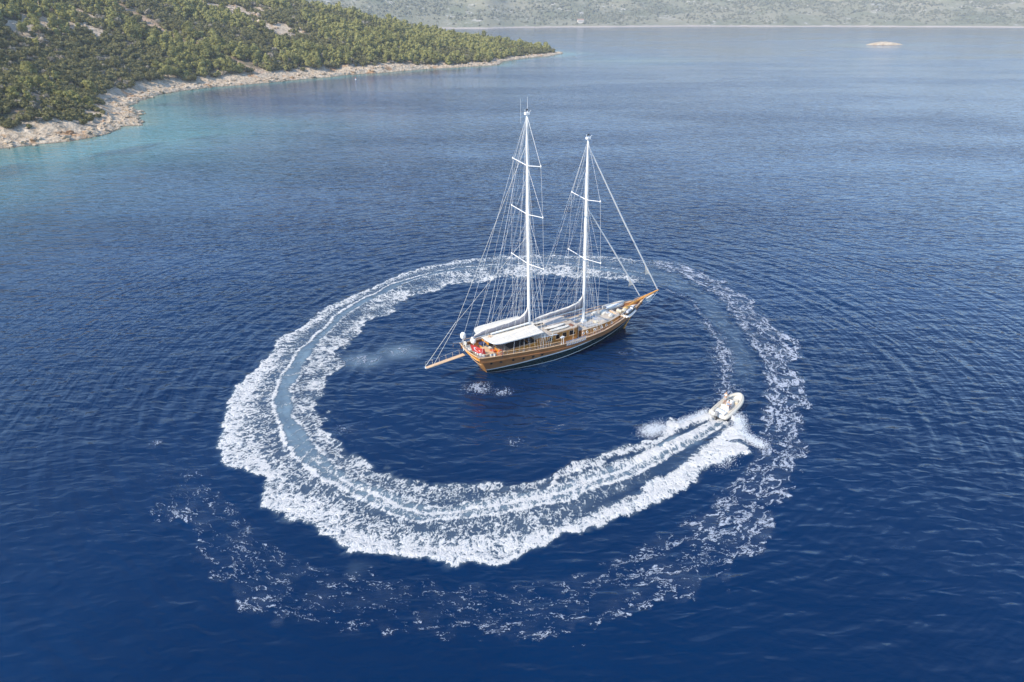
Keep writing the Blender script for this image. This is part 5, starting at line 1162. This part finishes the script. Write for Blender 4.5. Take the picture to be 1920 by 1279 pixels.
def rib_pt(x, y, z):
    v = Matrix.Rotation(math.atan2(0.72, 0.69), 4, 'Z') @ Matrix.Rotation(R(-4), 4, 'Y') @ Vector((x, y, z)); return (26.35+v.x, 71.0+v.y, .30+v.z)
hd = math.atan2(.72, .69)
person(rib_pt(-.92, -.30, .25), hd, simple('blue_grey_shirt', (.22, .27, .36), .9), NAVY, 'person in a blue grey shirt sitting at the wheel of the inflatable speedboat')
person(rib_pt(.05, .62, .28), hd-.1, SAILW, PADG, 'dark-haired person in a white shirt standing beside the console of the speedboat', True)
b_ = MB(); b_.box((0, 0, .14), (.4, .5, .28)); o = b_.build('life_jacket', BEIGE, None, bevel=.08); o.location = rib_pt(1.0, -.35, .30); o.rotation_euler = (0, 0, hd+.4); tag(o, 'beige bundled life jacket lying forward in the speedboat', 'life jacket')
# spray thrown up around the speedboat: thousands of drops
n = 26000; k = rng.integers(0, 5, n)
segs = [((-1.2, 1.7), (-4.2, 3.6), .9, .9), ((-4.2, 3.2), (-4.6, 6.6), .8, .5), ((-2.4, -1.5), (-9.0, -3.0), .6, .5), ((-9.0, -3.4), (-11.5, -4.4), 1.1, .6), ((-5, 3.2), (-11, 4.6), 1.3, .45)]
A0 = np.array([s_[0] for s_ in segs])[k]; A1 = np.array([s_[1] for s_ in segs])[k]; wd = np.array([s_[2] for s_ in segs])[k]; ht = np.array([s_[3] for s_ in segs])[k]
t = rng.random((n, 1)); Q = A0+(A1-A0)*t+rng.normal(size=(n, 2))*wd[:, None]*.5
z = np.abs(rng.normal(size=n))*ht*.55+.05
ca, sa = math.cos(RIB_A), math.sin(RIB_A)
PX = RIB_P[0]+Q[:, 0]*ca+Q[:, 1]*sa; PY = RIB_P[1]+Q[:, 0]*sa-Q[:, 1]*ca; sz_ = rng.uniform(.010, .036, n)
TV = np.array([(1, 0, -.5), (-.5, .87, -.5), (-.5, -.87, -.5), (0, 0, 1)]); TF = np.array([(0, 1, 2), (0, 3, 1), (1, 3, 2), (2, 3, 0)])
V = TV[None]*sz_[:, None, None]+np.stack([PX, PY, z], 1)[:, None]; F = (TF[None]+np.arange(n)[:, None, None]*4).reshape(-1, 3)
m = NT('spray_drops'); m.bsdf(Base_Color=(.82, .84, .86), Roughness=.6)
tag(onp('spray', V.reshape(-1, 3), F, m.m, smooth=False), 'white spray thrown up behind the inflatable speedboat', 'spray', kind='stuff')
# float standing in for a rock reflection, and a house on the far shore
b_ = MB(); b_.sphere((0, 0, .35), .55, (1, 1, .9)); b_.mi = 1; b_.tube([(0, 0, .6), (0, 0, 1.9)], [.22, .06], 8); o = b_.build('reflection_float', [WHITE, ORNG], None, True); o.location = (-106.4, 495.7, 0); tag(o, 'tiny white and orange float standing in for a rock reflection below the cliffs of the headland', 'buoy')
hs_ = empty('far_house', (178, 1955, float(far_h(np.array([178.]), np.array([40.]))[0])), .2); hy = float(np.interp(178, fX, fyo)); hs_.location = (178, hy+45, float(far_h(np.array([178.]), np.array([45.]))[0])-1)
tag(hs_, 'small pale house above the beach on the far shore', 'house')
MB().box((0, 0, 4), (16, 9, 8)).build('wall', simple('cream_render', (.68, .62, .54), .9), hs_)
b_ = MB(); b_.add([(-8.4, -5, 8.004), (8.4, -5, 8.004), (8.4, 5, 8.004), (-8.4, 5, 8.004), (-8.4, 0, 10.5), (8.4, 0, 10.5)], [(0, 1, 5, 4), (2, 3, 4, 5), (0, 4, 3), (1, 2, 5), (3, 2, 1, 0)]); b_.build('roof', simple('far_roof_tiles', (.40, .24, .17), .9), hs_)
for x in (-5.5, -2, 2, 5.5): MB().box((x, -4.52, 4.5), (1.4, .12, 2)).build('window', GLASS, hs_)
